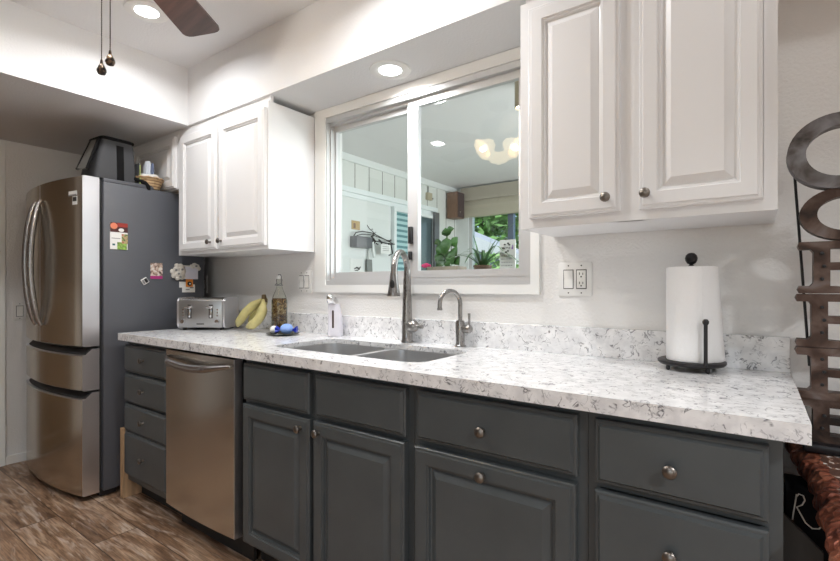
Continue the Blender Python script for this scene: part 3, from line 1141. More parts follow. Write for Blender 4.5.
# body: tapered box
lo = []
for z, x0, x1, y0, y1 in ((0, -.075, .122, -.130, .085), (.02, -.075, .124, -.130, .088), (.10, -.065, .122, -.118, .088), (.20, -.050, .116, -.098, .080), (.232, -.045, .112, -.090, .076)):
    lo.append([(p[0], p[1], z) for p in rrect(x0, y0, x1, y1, .022, 4)])
MB().rings(lo, 0, True, True).build('body', M['bag'], t, True, 40)
mb = MB()
rim = [(p[0], p[1], .233) for p in rrect(-.045, -.090, .112, .076, .022, 4)]
mb.tube(rim + [rim[0]], .0095, 8)
mb.build('binding', M['bag_black'], t)
# strap up the visible side
mb = MB()
mb.prism([(.1265, .0), (.1245, .10), (.1185, .20), (.114, .20), (.121, .10), (.122, .0)], 'Y', -.022, .016)
mb.build('side_strap', M['bag_black'], t, False)
# flap hanging open over the front, held out from the body
F = [(.100, -.100, .222), (.104, -.160, .040), (.020, -.172, .046), (.030, -.106, .222)]
mb = MB()
loops = [[(a[0], a[1], a[2]) for a in F], [(a[0] + .002, a[1] - .010, a[2] - .005) for a in F]]
mb.rings(loops, 0, True, True)
fl = mb.build('flap', mat('flap_grey', (.12, .115, .105), .8, bump=.3, bscale=400), t, False)
mb = MB()
pts = [Vector((a[0], a[1] - .006, a[2] - .002)) for a in F]
mb.tube([pts[0], pts[1], pts[2], pts[3], pts[0]], .0075, 8)
mb.build('flap_binding', M['bag_black'], fl)
# dangling webbing end at the back corner
MB().tube([(.115, .075, .03), (.128, .105, .020), (.142, .125, .012), (.152, .138, -.012), (.1525, .140, -.032)], [.012, .013, .014, .013, .011], 8).build('webbing_end', M['bag_black'], t)

t = thing('file_folder', 'thin dark folder with a lime edge standing behind the cooler bag', 'folder', (-3.005, -.498, 1.7535), R(4))
MB().box(-.10, 0, 0, .045, .008, .145, .001).build('cover', M['folder'], t, False)
MB().box(.045, .002, 0, .049, .006, .135, .001).build('lime_edge', M['lime'], t, False)

bx, by = -3.005, -.425
t = thing('wicker_basket', 'small round wicker basket on the back corner of the refrigerator', 'basket', (bx, by, 1.7535))
t.scale = (1.22, 1.22, 1.1)
mb = MB()
lo = []
for r, z in ((.046, 0), (.052, .012), (.060, .035), (.064, .055), (.066, .060), (.061, .060), (.058, .05), (.050, .012), (.044, .008)):
    lo.append([(r * (1 + .02 * math.cos(14 * 2 * math.pi * k / 56)) * math.cos(2 * math.pi * k / 56), r * (1 + .02 * math.cos(14 * 2 * math.pi * k / 56)) * math.sin(2 * math.pi * k / 56), z) for k in range(56)])
mb.rings(lo, 0, True, True)
b = mb.build('woven_body', M['wicker'], t)
mb = MB()
for k in range(1):
    pts = [(.065 * math.cos(2 * math.pi * i / 48), .065 * math.sin(2 * math.pi * i / 48), .060 + .0025 * math.sin(12 * 2 * math.pi * i / 48)) for i in range(49)]
    mb.tube(pts, .006, 8)
mb.build('braided_rim', M['wicker'], b)
mb = MB()
lo = []
for r, z in ((.030, .012), (.052, .03), (.060, .062), (.061, .082), (.055, .088), (.03, .084), (.01, .080)):
    lo.append([((r + .002 * math.sin(5 * a_)) * math.cos(a_), (r + .002 * math.sin(5 * a_)) * math.sin(a_), z + .003 * math.sin(3 * a_)) for a_ in [2 * math.pi * k / 40 for k in range(40)]])
mb.rings(lo, 0, True, True)
tag(mb.build('cloth_liner', M['cloth']), 'white folded cloth lining the wicker basket', 'cloth').location = (bx, by, 1.7565)
for i, (ax, ay, rz_, tilt, mm, hgt, lab) in enumerate(((-.018, -.012, 20, 10, 'plast_clear', .075, 'pale cutlery packet at the left in the wicker basket'),
                                                    (.004, .004, 50, -6, 'plast_clear', .095, 'tallest pale cutlery packet in the middle of the wicker basket'),
                                                    (.030, .012, 10, -14, 'packet_blue', .085, 'blue cutlery packet at the right of the wicker basket'))):
    mb = MB()
    lo = []
    for z, wd, th in ((0, .012, .003), (hgt * .4, .014, .005), (hgt * .8, .016, .004), (hgt, .014, .001)):
        lo.append([(p[0], p[1], z) for p in rrect(-wd, -th, wd, th, th * .8, 2)])
    mb.rings(lo, 0, True, True)
    o = mb.build('cutlery_packet', M[mm])
    tag(o, lab, 'packet', 'cutlery packets in the basket')
    o.location = (bx + ax, by + ay, 1.7535 + .085)
    o.rotation_euler = (R(tilt * .4), R(-tilt * -1), R(rz_))

# ------------------------------------------------------------------ things on the worktop
t = thing('toaster', 'silver four-slice toaster with two levers on the counter beside the refrigerator', 'toaster', (-2.682, -.222, ZTOP), R(35))
hw2, hd2, hh = .140, .098, .188
lo = []
sec = [(p[0], p[1]) for p in rrect(-hd2, .012, hd2, hh, .028, 5)]
mb = MB().prism([(p[0], p[1]) for p in sec], 'X', -hw2 + .012, hw2 - .012)
mb.build('body', steel_mat('toaster_steel', (.60, .59, .57), .25, (2, 200, 200), .05, .3), t, True, 30)
# end cheeks, front panel rim
for s in (-1, 1):
    a, b = (hw2 - .012, hw2) if s > 0 else (-hw2, -hw2 + .012)
    MB().prism([(p[0], p[1]) for p in rrect(-hd2 - .003, .010, hd2 + .003, hh + .003, .030, 5)], 'X', a, b).build('end_panel', M['steel_edge'], t, True, 30)
fr = MB().box(-hw2 + .013, -hd2 - .010, .016, hw2 - .013, -hd2 + .01, hh - .012, .004).build('control_panel', mat('panel_silver', (.45, .45, .45), .3, .9), t)
for cx in (-.062, .062):
    MB().box(cx - .012, -hd2 - .0115, .070, cx + .012, -hd2 - .009, .150, .0008).build('lever_slot', M['slot'], fr)
    mb = MB().box(cx - .019, -hd2 - .034, .128, cx + .019, -hd2 - .010, .143, .005)
    mb.box(cx - .006, -hd2 - .016, .075, cx + .006, -hd2 - .0115, .130, .002)
    mb.build('lever', M['chrome'], fr)
    dx_ = -.038 if cx < 0 else .038
    MB().lathe([(.015, -.009), (.015, -.012), (.013, -.020), (.011, -.024), (.001, -.0245)], (cx + dx_, -hd2, .052), 'Y', 20).build('browning_dial', M['chrome'], fr)
    for zz in (.085, .103, .121):
        MB().lathe([(.0048, -.009), (.0048, -.0125), (.001, -.0128)], (cx + dx_, -hd2, zz), 'Y', 12).build('button', M['chrome'], fr)
MB().box(-.022, -hd2 - .0107, .034, .022, -hd2 - .0095, .041).build('badge', M['slot'], fr, False)
for cx in (-.062, .062):
    for cy in (-.030, .034):
        MB().box(cx - .054, cy - .014, hh - .004, cx + .054, cy + .014, hh + .0012).build('bread_slot', M['slot'], t, False)
for sx_ in (-1, 1):
    for sy_ in (-1, 1):
        MB().lathe([(.011, 0), (.011, .012)], (sx_ * (hw2 - .03), sy_ * (hd2 - .03), 0), 'Z', 12).build('foot', M['black'], t)

# bananas
t = thing('banana_bunch', 'bunch of three ripe bananas leaning on the backsplash between toaster and bottle', 'bananas', (-2.318, -.155, ZTOP))
t.scale = (1.13, 1.13, 1.13)
def banana(p0, p1, p2, r, name='banana'):
    P0, P1, P2 = Vector(p0), Vector(p1), Vector(p2)
    pts, rad = [], []
    for k in range(17):
        u = k / 16
        pts.append(P0 * (1 - u) ** 2 + P1 * 2 * u * (1 - u) + P2 * u * u)
        rad.append(r * min(1, .33 + 2.6 * u if u < .26 else 1, .42 + 3.2 * (1 - u)) * (1 if u < .96 else .8))
    b = MB().tube(pts, rad, 7).build(name, M['banana'], t, True, 60)
    MB().tube([pts[-1] + (pts[-1] - pts[-2]) * k * .32 for k in (-.2, .5, 1.0)], [rad[-1] * .86, rad[-1] * .75, rad[-1] * .45], 7).build('tip', M['banana_tip'], b)
    return b
S = (.066, -.004, .166)
banana((.070, -.008, .162), (.000, -.070, .105), (-.120, -.020, .022), .0225)
banana((.084, -.014, .160), (.150, -.050, .060), (-.010, -.040, .0235), .0235)
banana((.076, .012, .162), (.010, .030, .120), (-.095, .030, .045), .020)
MB().tube([(.077, -.003, .148), (.077, -.002, .166), (.072, -.001, .184)], [.017, .013, .010], 8).build('stem', M['banana_tip'], t)

# swing-top bottle
t = thing('glass_bottle', 'clear swing-top glass bottle filled with brown infusion beside the bananas', 'bottle', (-2.135, -.128, ZTOP))
prof = [(.001, .001), (.040, .001), (.0425, .006), (.0425, .165), (.0415, .178), (.034, .205), (.022, .232), (.0155, .252), (.0148, .282), (.0170, .286), (.0170, .294), (.013, .296)]
MB().lathe(prof, (0, 0, 0), 'Z', 32, caps=False).build('glass_body', M['clear'], t)
MB().lathe([(.001, .006), (.0385, .006), (.0395, .010), (.0395, .164), (.0385, .175), (.036, .190), (.001, .190)], (0, 0, 0), 'Z', 32, caps=False).build('contents', M['brew'], t)
cp = MB().lathe([(.0135, .296), (.0155, .300), (.0155, .312), (.010, .317), (.001, .318)], (0, 0, 0), 'Z', 20).build('stopper', M['grey_plate'], t)
mb = MB()
mb.tube([(-.019, 0, .262), (-.021, -.004, .285), (-.018, 0, .308), (-.008, 0, .321), (.008, 0, .321), (.018, 0, .308), (.021, -.004, .285), (.019, 0, .262)], .0019, 8)
mb.tube([(.0185 * math.cos(2 * math.pi * k / 24), .0185 * math.sin(2 * math.pi * k / 24), .262) for k in range(25)], .0019, 8)
mb.tube([(-.019, -.001, .275), (-.012, -.021, .262), (.012, -.021, .262), (.019, -.001, .275)], .0016, 8)
mb.build('wire_bail', M['steelgrey'], t)

# saucer with candy-shaped scrubber and white ball
tx, ty = -2.025, -.190
t = MB().lathe([(.001, .001), (.055, .001), (.078, .006), (.086, .010), (.084, .012), (.055, .005), (.001, .005)], (0, 0, 0), 'Z', 40, caps=False).build('saucer', M['tray'])
t.location = (tx, ty, ZTOP)
tag(t, 'flat dark saucer on the counter in front of the glass bottle', 'saucer')
t = thing('wrapped_candy_ball', 'pale blue wrapped ball with dark blue twisted ends on the dark saucer', 'wrapped ball', (tx + .020, ty + .008, ZTOP + .0055), R(35))
MB().lathe([(.001, -.033), (.014, -.031), (.025, -.023), (.031, -.012), (.033, 0), (.031, .012), (.025, .023), (.014, .031), (.001, .033)], (0, 0, .027), 'X', 24, caps=False, sx=.9, sy=.84).build('ball', M['blue_pale'], t)
for s in (-1, 1):
    mb = MB()
    lo = []
    for h_, r in ((.029, .008), (.036, .006), (.044, .014), (.056, .021)):
        lo.append([(s * h_, r * (1 + .25 * math.cos(5 * a_)) * math.cos(a_), .022 + r * .85 * (1 + .25 * math.cos(5 * a_)) * math.sin(a_)) for a_ in [2 * math.pi * k / 30 for k in range(30)]])
    mb.rings(lo, 0, True, True)
    mb.build('twisted_end', M['blue'], t)
t = MB().lathe([(.001, -.021), (.010, -.0185), (.017, -.012), (.021, 0), (.017, .013), (.010, .019), (.001, .021)], (0, 0, 0), 'Z', 24, caps=False).build('white_ball', M['white_plastic'])
t.location = (tx - .046, ty - .022, ZTOP + .0265)
tag(t, 'small white ball on the dark saucer left of the blue one', 'ball')

# paper towels
px, py = -.163, -.118
t = thing('paper_towel_holder', 'black iron paper towel holder with round finial on the counter', 'paper towel holder', (px, py, ZTOP))
MB().lathe([(.001, .014), (.070, .014), (.086, .016), (.092, .022), (.092, .028), (.086, .031), (.070, .028), (.001, .028)], (0, 0, 0), 'Z', 40, caps=False).build('base', M['blackmetal'], t)
for a_ in (40, 130, 220, 310):
    MB().lathe([(.003, 0), (.006, .003), (.006, .010), (.005, .016)], (.074 * math.cos(R(a_)), .074 * math.sin(R(a_)), 0), 'Z', 12).build('foot', M['blackmetal'], t)
MB().tube([(0, 0, .025), (0, 0, .325)], .0055, 12).build('rod', M['blackmetal'], t)
MB().lathe([(.007, .312), (.009, .316), (.005, .321), (.012, .325), (.016, .332), (.0175, .340), (.015, .349), (.009, .355), (.001, .357)], (0, 0, 0), 'Z', 24).build('finial', M['blackmetal'], t)
ax, ay = .044, -.080
mb = MB().tube([(ax, ay, .022), (ax, ay, .146)], .0052, 12)
mb.lathe([(.005, .142), (.0085, .148), (.0085, .154), (.005, .159), (.001, .160)], (ax, ay, 0), 'Z', 16)
mb.build('side_arm', M['blackmetal'], t)
t = thing('paper_towel_roll', 'white roll of paper towels on the black iron holder', 'paper towel roll', (px, py, ZTOP + .0285))
MB().lathe([(.020, .0), (.066, 0), (.068, .002), (.068, .283), (.066, .285), (.020, .285), (.0195, .283), (.0195, .002)], (0, 0, 0), 'Z', 48, caps=False).build('roll', M['paper'], t)
mb = MB()
lo1, lo2 = [], []
for k in range(9):
    a_ = R(-60 + 11 * k)
    q = max(0, k - 3) / 5
    lo1.append((.0695 * math.cos(a_) , .0695 * math.sin(a_), .284))
    lo2.append(((.0695 + .024 * q) * math.cos(a_ - .10 * q), (.0695 + .024 * q) * math.sin(a_ - .1 * q), .001))
A = [mb.v(*p) for p in lo1]
B = [mb.v(*p) for p in lo2]
A2 = [mb.v(p[0] * .985, p[1] * .985, p[2]) for p in lo1]
B2 = [mb.v(p[0] * .985, p[1] * .985, p[2]) for p in lo2]
for k in range(8):
    mb.face((A[k], A[k + 1], B[k + 1], B[k]))
    mb.face((A2[k], B2[k], B2[k + 1], A2[k + 1]))
    mb.face((A[k], A2[k], A2[k + 1], A[k + 1]))
    mb.face((B[k], B[k + 1], B2[k + 1], B2[k]))
mb.face((A[0], B[0], B2[0], A2[0]))
mb.face((A[8], A2[8], B2[8], B[8]))
mb.build('loose_sheet', M['paper'], t)

# ------------------------------------------------------------------ wall plates
def wall_plate(name, label, cat, cx, cz, W, H, cells, wall='back'):
    t = thing(name, label, cat)
    MB().box(-W / 2, -.0062, -H / 2, W / 2, 0, H / 2, .0015).build('plate', M['grey_plate'], t)
    for cxx, kind in cells:
        MB().box(cxx - .0192, -.0066, -.0365, cxx + .0192, -.0058, .0365).build('rebate', M['slot'], t, False)
        if kind == 'rocker':
            r_ = MB().prism([(-.005, -.0335), (-.0085, -.0335), (-.0072, 0), (-.0105, .0335), (-.005, .0335)], 'X', cxx - .0165, cxx + .0165).build('rocker', M['white_plastic'], t, False)
        else:
            f_ = MB().box(cxx - .0165, -.0085, -.033, cxx + .0165, -.005, .033, .001).build('receptacle', M['white_plastic'], t)
            mb = MB()
            for zz in (.017, -.017):
                mb.box(cxx - .0075, -.0092, zz - .001, cxx - .0050, -.0084, zz + .008)
                mb.box(cxx + .0050, -.0092, zz - .001, cxx + .0075, -.0084, zz + .007)
                mb.box(cxx - .0025, -.0092, zz - .010, cxx + .0025, -.0084, zz - .005)
            mb.build('slots', M['slot'], f_, False)
        for zz in (H / 2 - .012, -H / 2 + .012):
            MB().lathe([(.0028, -.0058), (.0028, -.0068), (.0005, -.007)], (cxx, 0, zz), 'Y', 10).build('screw', M['slot'], t)
    if wall == 'back':
        t.location = (cx, 0, cz)
    else:
        t.location = (XL, cx, cz)
        t.rotation_euler = (0, 0, R(90))
    return t

wall_plate('switch_outlet_plate', 'white double wall plate with rocker switch and outlet, left of the paper towels', 'outlet', -.553, 1.196, .124, .126, ((-.024, 'rocker'), (.024, 'outlet')))
wall_plate('light_switch', 'white double rocker switch plate between bottle and window', 'light switch', -2.075, 1.196, .118, .126, ((-.023, 'rocker'), (.023, 'rocker')))
wall_plate('light_switch', 'white single rocker switch on the left wall beside the refrigerator', 'light switch', -.795, 1.006, .074, .120, ((0, 'rocker'),), 'left')
wall_plate('wall_outlet', 'pale wall outlet half hidden behind the rear edge of the refrigerator', 'outlet', -3.122, 1.187, .072, .120, ((0, 'outlet'),))

# ------------------------------------------------------------------ stacked letter sign on a copper-edged table
def slab_F(x0, z0, w_, h, e=False):
    s, st, b, r_ = .028, .032, .019, .020
    x1 = x0 + w_
    pts = [(x0, z0), (x0 + s + st + (s if not e else 0), z0)] if not e else [(x0, z0), (x1, z0), (x1, z0 + h * .42), (x1 - r_, z0 + h * .42), (x1 - r_ - .012, z0 + b + .004), (x1 - r_ - .03, z0 + b)]
    if e:
        pts += [(x0 + s + st, z0 + b)]
    else:
        pts += [(x0 + s + st + s, z0 + b * .9), (x0 + s + st, z0 + b)]
    mz = z0 + h * .52
    pts += [(x0 + s + st, mz - b / 2), (x0 + w_ * .60, mz - b / 2), (x0 + w_ * .60, mz - b * 1.2), (x0 + w_ * .60 + r_, mz - b * 1.2), (x0 + w_ * .60 + r_, mz + b * 1.2), (x0 + w_ * .60, mz + b * 1.2), (x0 + w_ * .60, mz + b / 2), (x0 + s + st, mz + b / 2)]
    zt = z0 + h
    pts += [(x0 + s + st, zt - b), (x1 - r_ - .03, zt - b), (x1 - r_ - .012, zt - b - .004), (x1 - r_, zt - h * .40), (x1, zt - h * .40), (x1, zt), (x0, zt), (x0 - .004, zt - b * .5), (x0, zt - b), (x0 + s - .006, zt - b), (x0 + s, zt - b - .008), (x0 + s, z0 + b + .008), (x0 + s - .006, z0 + b), (x0, z0 + b), (x0 - .004, z0 + b * .5)]
    return pts

LY0, LY1 = -.222, -.180
t = thing('letter_sign', 'tall rusty metal sign of stacked letters standing by the wall at the right edge', 'sign', (.17, -.20, .7525))
def letter(poly, holes, m, dy=0.0, depth=0.0):
    lm = MB()
    q = lambda P: [(p[0] - .17, p[1] - .7525) for p in P]
    lm.holed(q(poly), [q(h) for h in holes], 'Y', LY0 + .20 + dy, LY1 + .20 + dy + depth)
    return lm.build('letter', m, t, True, 30)
cx_, cz_ = .163, 1.504
out = [(cx_ + .100 * math.cos(R(a_)), cz_ + .093 * math.sin(R(a_))) for a_ in range(48, 313, 8)]
inn = [(cx_ + .008 + .070 * math.cos(R(a_)), cz_ + .063 * math.sin(R(a_))) for a_ in range(308, 47, -8)]
letter(out + [(cx_ + .100 * .67, cz_ - .040)] + inn + [(cx_ + .100 * .67, cz_ + .040)] if False else out + inn, [], M['rust_c'], -.012)
letter(ellipse(.182, 1.350, .093, .067, 40), [ellipse(.184, 1.350, .060, .043, 40)[::-1]], M['rust'])
letter(slab_F(.089, 1.151, .19, .131), [], M['rust'])
letter(slab_F(.085, 1.014, .19, .135), [], M['rust'], .003)
letter(slab_F(.084, .884, .20, .129, True), [], M['rust'], -.004)
letter(slab_F(.088, .775, .20, .108, True), [], M['rust'], .002)
for zz, n0 in ((1.165, 3), (1.03, 3), (.90, 3), (.79, 2)):
    for k in range(n0):
        mb = MB()
        mb.lathe([(.0045, 0), (.004, -.003), (.001, -.004)], (.133 - .17 + .004 * (k % 2), LY0 + .20 - .003, zz + .022 + .032 * k - .7525), 'Y', 8)
        mb.build('bolt', M['black'], t)
MB().box(-.075, -.045, 0, .13, .06, .023, .006).build('base_plate', M['blackmetal'], t)
MB().tube([(.082 - .17, .026, 1.46 - .7525), (.112 - .17, .026, .96 - .7525)], .0032, 8).build('support_rod', M['black'], t)

t = thing('copper_edged_table', 'low table with hammered copper rim and speckled hide top at the lower right', 'table', (.42, -.42, 0))
ox, oy = .42, -.42
edge = []
random.seed(3)
ys = [-.03 - .79 * k / 40 for k in range(41)]
for k, y in enumerate(ys):
    xx = .066 + .034 * min(1, max(0, (-.03 - y) / .40)) + .0045 * math.sin(k * 1.3) + random.uniform(-.002, .002)
    edge.append((xx, y, 1, 0))
for k in range(1, 8):
    a_ = R(90 * k / 8)
    edge.append((.100 + .06 - .06 * math.cos(a_), -.82 - .06 * math.sin(a_), math.cos(a_), math.sin(a_)))
for k in range(1, 26):
    edge.append((.16 + .6 * k / 25, -.88 + .004 * math.sin(k * 1.7), 0, 1))
mb = MB()
secs = []
from mathutils import noise as mno
dense = []
for a_, b_ in zip(edge[:-1], edge[1:]):
    for k in range(4):
        dense.append(tuple(a_[q] + (b_[q] - a_[q]) * k / 4 for q in range(4)))
for x, y, nx, ny in dense:
    row = []
    for a_, z in [(.048, .738), (.044, .7495), (.036, .7515), (.026, .7505), (.016, .747), (.008, .741), (.002, .733), (0, .724), (0, .714), (.003, .705), (.010, .700), (.02, .702), (.048, .715)]:
        j = mno.noise(Vector((x * 34, y * 34, z * 34 + a_ * 34))) * .0075
        row.append(mb.v(x + nx * (a_ - j) - ox, y + ny * (a_ - j) - oy, z + j * .5))
    secs.append(row)
n = len(secs[0])
for i in range(len(secs) - 1):
    for k in range(n):
        mb.face((secs[i][k], secs[i][(k + 1) % n], secs[i + 1][(k + 1) % n], secs[i + 1][k]))
mb.face(secs[0])
mb.face(list(reversed(secs[-1])))
mb.build('hammered_rim', M['copper'], t, True, 55)
pl = [(e[0] + e[2] * .038 - ox, e[1] + e[3] * .038 - oy) for e in edge] + [(.76 - ox, -.03 - oy)]
MB().prism(pl, 'Z', .722, .7505).build('hide_top', M['hide'], t, False)
for lx, ly in ((.150, -.60), (.70, -.80), (.150, -.07), (.70, -.07)):
    MB().box(lx - .025 - ox, ly - .025 - oy, 0, lx + .025 - ox, ly + .025 - oy, .722, .003).build('leg', M['legwood'], t)

t = thing('black_box', 'black box with pale script lettering beneath the copper-edged table', 'box', (.13, -.30, 0))
MB().box(-.074, -.055, .0, .10, .055, .690, .003).build('body', M['matt_black'], t)
mb = MB()
yy = -.058
s1 = [(-.052, yy, .672), (-.055, yy, .650), (-.058, yy, .628), (-.060, yy, .610)]
s2 = [(-.054, yy, .664), (-.048, yy, .674), (-.040, yy, .672), (-.037, yy, .662), (-.042, yy, .650), (-.052, yy, .642), (-.045, yy, .628), (-.036, yy, .610), (-.024, yy, .600), (-.012, yy, .603), (-.006, yy, .612), (-.010, yy, .620)]
for s_ in (s1, s2):
    s_ = [(p[0] - .002, p[1], p[2] + .008) for p in s_]
    mb.tube(s_, .0016, 6)
mb.build('script_lettering', M['cream'], t)
t = MB().prism([(.046, .655), (.118, .585), (.118, 0), (.046, 0)], 'Y', -.425, -.410).build('shadow_edge_sheet', M['shade_sheet'], None, False)  # added dark sheet; slanting top shaped after the counter's shadow edge
tag(t, 'dark sheet beside the end of the cabinets, its slanting top shaped as a shadow edge', 'board')

# ------------------------------------------------------------------ ceiling lights and fan (kitchen)
def downlight(label, x, y, z, watts, r_=.075, lamp=True, group='recessed kitchen lights', spread=160):
    t = thing('recessed_light', label, 'ceiling light', (x, y, z), 0, group)
    MB().lathe([(r_ * .66, -.001), (r_ * .72, -.0045), (r_, -.006), (r_ + .016, -.004), (r_ + .018, 0), (r_ * .66, 0)], (0, 0, 0), 'Z', 40, caps=False).build('trim_ring', M['trim'], t)
    MB().lathe([(r_ * .68, -.0012), (r_ * .68, -.0022), (.001, -.003)], (0, 0, 0), 'Z', 32).build('diffuser', M['glow'], t)
    if lamp:
        l = area_lamp('recessed_lamp', (x, y, z - .012), r_ * 1.5, watts, (.97, .985, 1.0), spread=spread)
        l.parent = t
        l.location = (0, 0, -.012)
    return t

downlight('round recessed light in the ceiling left of the fan blade', -2.335, -.73, ZC, CAN_W)
downlight('round recessed light in the soffit underside above the window', -1.320, -.160, ZS, SOFFIT_W)
for x, y, wt, lab in ((-1.10, -.74, NEAR_W, 'unseen recessed light added over the sink for light from above'), (.15, -.74, NEAR_W * .2, 'unseen recessed light added over the right end of the counter'), (1.45, -1.90, CAN_RIGHT_W, 'recessed ceiling light right of the copper-edged table'), (-.35, -2.9, CAN_W, 'unseen recessed light added behind the viewpoint'), (-2.33, -1.70, CAN_W * 1.5, 'recessed ceiling light left of the fan, mirrored in the window glass')):  # lights over the counter and behind the viewpoint are unseen additions
    downlight(lab, x, y, ZC, wt, spread=138 if x > 1 else 160)

FXc, FYc = -1.487, -1.216
t = thing('ceiling_fan', 'ceiling fan with dark walnut blades and two hanging pull chains', 'ceiling fan', (FXc, FYc, ZC))
MB().lathe([(.07, 0), (.07, -.03), (.03, -.05), (.016, -.055), (.016, -.10), (.08, -.11), (.13, -.14), (.135, -.20), (.12, -.245), (.07, -.262), (.05, -.315), (.03, -.33), (.001, -.335)], (0, 0, 0), 'Z', 36, caps=False).build('motor', M['bronze'], t)
bell = [(.018, 0), (.030, -.012), (.047, -.04), (.056, -.07), (.064, -.095), (.080, -.114), (.078, -.114), (.062, -.094), (.054, -.07), (.045, -.04), (.028, -.013), (.016, -.002)]
for az, tilt in ((4, 56), (124, 56), (244, 56)):
    xf = Matrix.Rotation(R(az), 4, 'Z') @ Matrix.Translation((.040, 0, -.275)) @ Matrix.Rotation(R(-tilt), 4, 'Y')
    lo = []
    for r_, h in bell:
        lo.append([(r_ * (1 + (.05 * math.cos(8 * a_) if h < -.09 else 0)) * math.cos(a_), r_ * (1 + (.05 * math.cos(8 * a_) if h < -.09 else 0)) * math.sin(a_), h) for a_ in [2 * math.pi * i / 48 for i in range(48)]])
    sh = MB().rings(lo, 0, False, False).build('glass_shade', M['glow_shade'], t, xf=xf)
    MB().lathe([(.010, -.01), (.024, -.035), (.028, -.055), (.018, -.075), (.001, -.08)], (0, 0, 0), 'Z', 20).build('bulb', M['glow_bulb'], sh, xf=xf)
    pl_ = bpy.data.lights.new('bulb_lamp', 'POINT')
    pl_.energy = BULB_W
    pl_.shadow_soft_size = .018
    pl_.color = (1, .96, .90)
    po = bpy.data.objects.new('bulb_lamp', pl_)
    COL.objects.link(po)
    po.parent = t
    po.location = xf @ Vector((0, 0, -.105))
for k in range(5):
    ang = R(125.4 + 72 * k)
    pts = []
    w0, w1, r0, r1 = .055, .074, .19, .592
    pts = [(r0, -w0), (r0 + .1, -w0 - .008)] + [(r1 - .03 + .03 * math.sin(R(a_)), -w1 + .03 - .03 * math.cos(R(a_))) for a_ in (0, 30, 60, 90)] + [(r1 - .03 + .03 * math.cos(R(a_)), w1 - .03 + .03 * math.sin(R(a_))) for a_ in (0, 30, 60, 90)] + [(r0 + .1, w0 + .008), (r0, w0)]
    xf = Matrix.Rotation(ang, 4, 'Z') @ Matrix.Translation((0, 0, -.267)) @ Matrix.Rotation(R(-10), 4, 'X')
    MB().prism(pts, 'Z', -.004, .004).build('blade', M['bladewood'], t, True, xf=xf)
    MB().prism([(.10, -.02), (.25, -.035), (.25, .035), (.10, .02)], 'Z', .004, .010).build('blade_bracket', M['bronze'], t, False, xf=xf)
for (cx, cy, zb, r_) in ((-.010, -.006, 1.786, .015), (.010, .008, 1.812, .015)):
    mb = MB()
    zz = 2.03
    mb.tube([(cx, cy, zz - ZC), (cx, cy, zb + .02 - ZC)], .0012, 6)
    while zz > zb + .022:
        mb.lathe([(.0006, -.0022), (.0021, 0), (.0006, .0022)], (cx, cy, zz - ZC), 'Z', 6)
        zz -= .0062
    ch = mb.build('pull_chain', M['bronze'], t)
    MB().lathe([(.002, .022), (.0035, .017), (.004, .012), (.0035, .010), (.007, .005), (.012, -.006), (.0125, -.012), (.009, -.020), (.001, -.023)], (cx, cy, zb - ZC), 'Z', 20).build('chain_pendant', M['pendant'], ch)
# ------------------------------------------------------------------ porch contents
t = thing('cylinder_light', 'short tan cylinder ceiling light at the upper right of the window glass', 'ceiling light', (-1.165, .92, PZ))
MB().lathe([(.045, 0), (.045, -.165), (.043, -.168), (.041, -.165), (.041, -.01)], (0, 0, 0), 'Z', 28, caps=False).build('housing', mat('tan_cylinder', (.36, .30, .20), .5), t)
MB().lathe([(.040, -.150), (.028, -.156), (.001, -.157)], (0, 0, 0), 'Z', 24).build('lamp_face', M['glow_bulb'], t)

t = thing('wall_speaker', 'brown wooden speaker box high in the far corner beyond the window', 'speaker', (PX + .02, 3.15, 2.02))
MB().box(0, 0, 0, .15, .16, .32, .003).build('cabinet', M['speaker_wood'], t)
g = MB().box(.15, .008, .008, .162, .152, .312, .003).build('grille', M['grille'], t)
MB().lathe([(.012, .162), (.012, .166), (.001, .167)], (0, .05, .07), 'X', 16).build('badge', M['chrome'], g)

t = thing('roman_shade', 'beige fabric roman shade half drawn over the far porch window', 'window shade', (-1.95, PY - .03, 2.04))
lo = []
prof = [(0, .0), (-.025, .006), (-.03, .02), (-.022, .10), (-.028, .14), (-.018, .205)]
mb = MB()
mb.prism([(p[0], p[1]) for p in prof] + [(.0, .205)], 'X', -1.09, 1.12)
sm = mat('roman_shade_backlit', (.74, .69, .58), .9)  # paler than the valance, standing in for daylight behind the fabric
nt = sm.node_tree
tr = nt.nodes.new('ShaderNodeBsdfTranslucent')
tr.inputs[0].default_value = (.85, .80, .68, 1)
mx = nt.nodes.new('ShaderNodeMixShader')
mx.inputs[0].default_value = .45
out_ = [n_ for n_ in nt.nodes if n_.type == 'OUTPUT_MATERIAL'][0]
nt.links.new(nt.nodes['Principled BSDF'].outputs[0], mx.inputs[1])
nt.links.new(tr.outputs[0], mx.inputs[2])
nt.links.new(mx.outputs[0], out_.inputs[0])
mb.build('lower_fold', sm, t, False)
MB().prism([(-.045, .205), (-.05, .23), (-.035, .37), (.0, .37), (.0, .205)], 'X', -1.09, 1.12).build('valance', M['shade'], t, False)

t = thing('door_chime', 'small tan wall box with a cord above the sliding door', 'wall box', (PX + .0, 2.76, 2.19))
MB().box(0, -.045, 0, .04, .045, .085, .004).build('case', mat('tan_box', (.45, .40, .29), .6), t)
MB().tube([(.012, 0, .085), (.012, 0, .165)], .004, 8).build('cord', M['steelgrey'], t)
MB().lathe([(.01, 0), (.01, .02), (.001, .022)], (0, .085, .03), 'X', 12).build('button', M['steelgrey'], t)

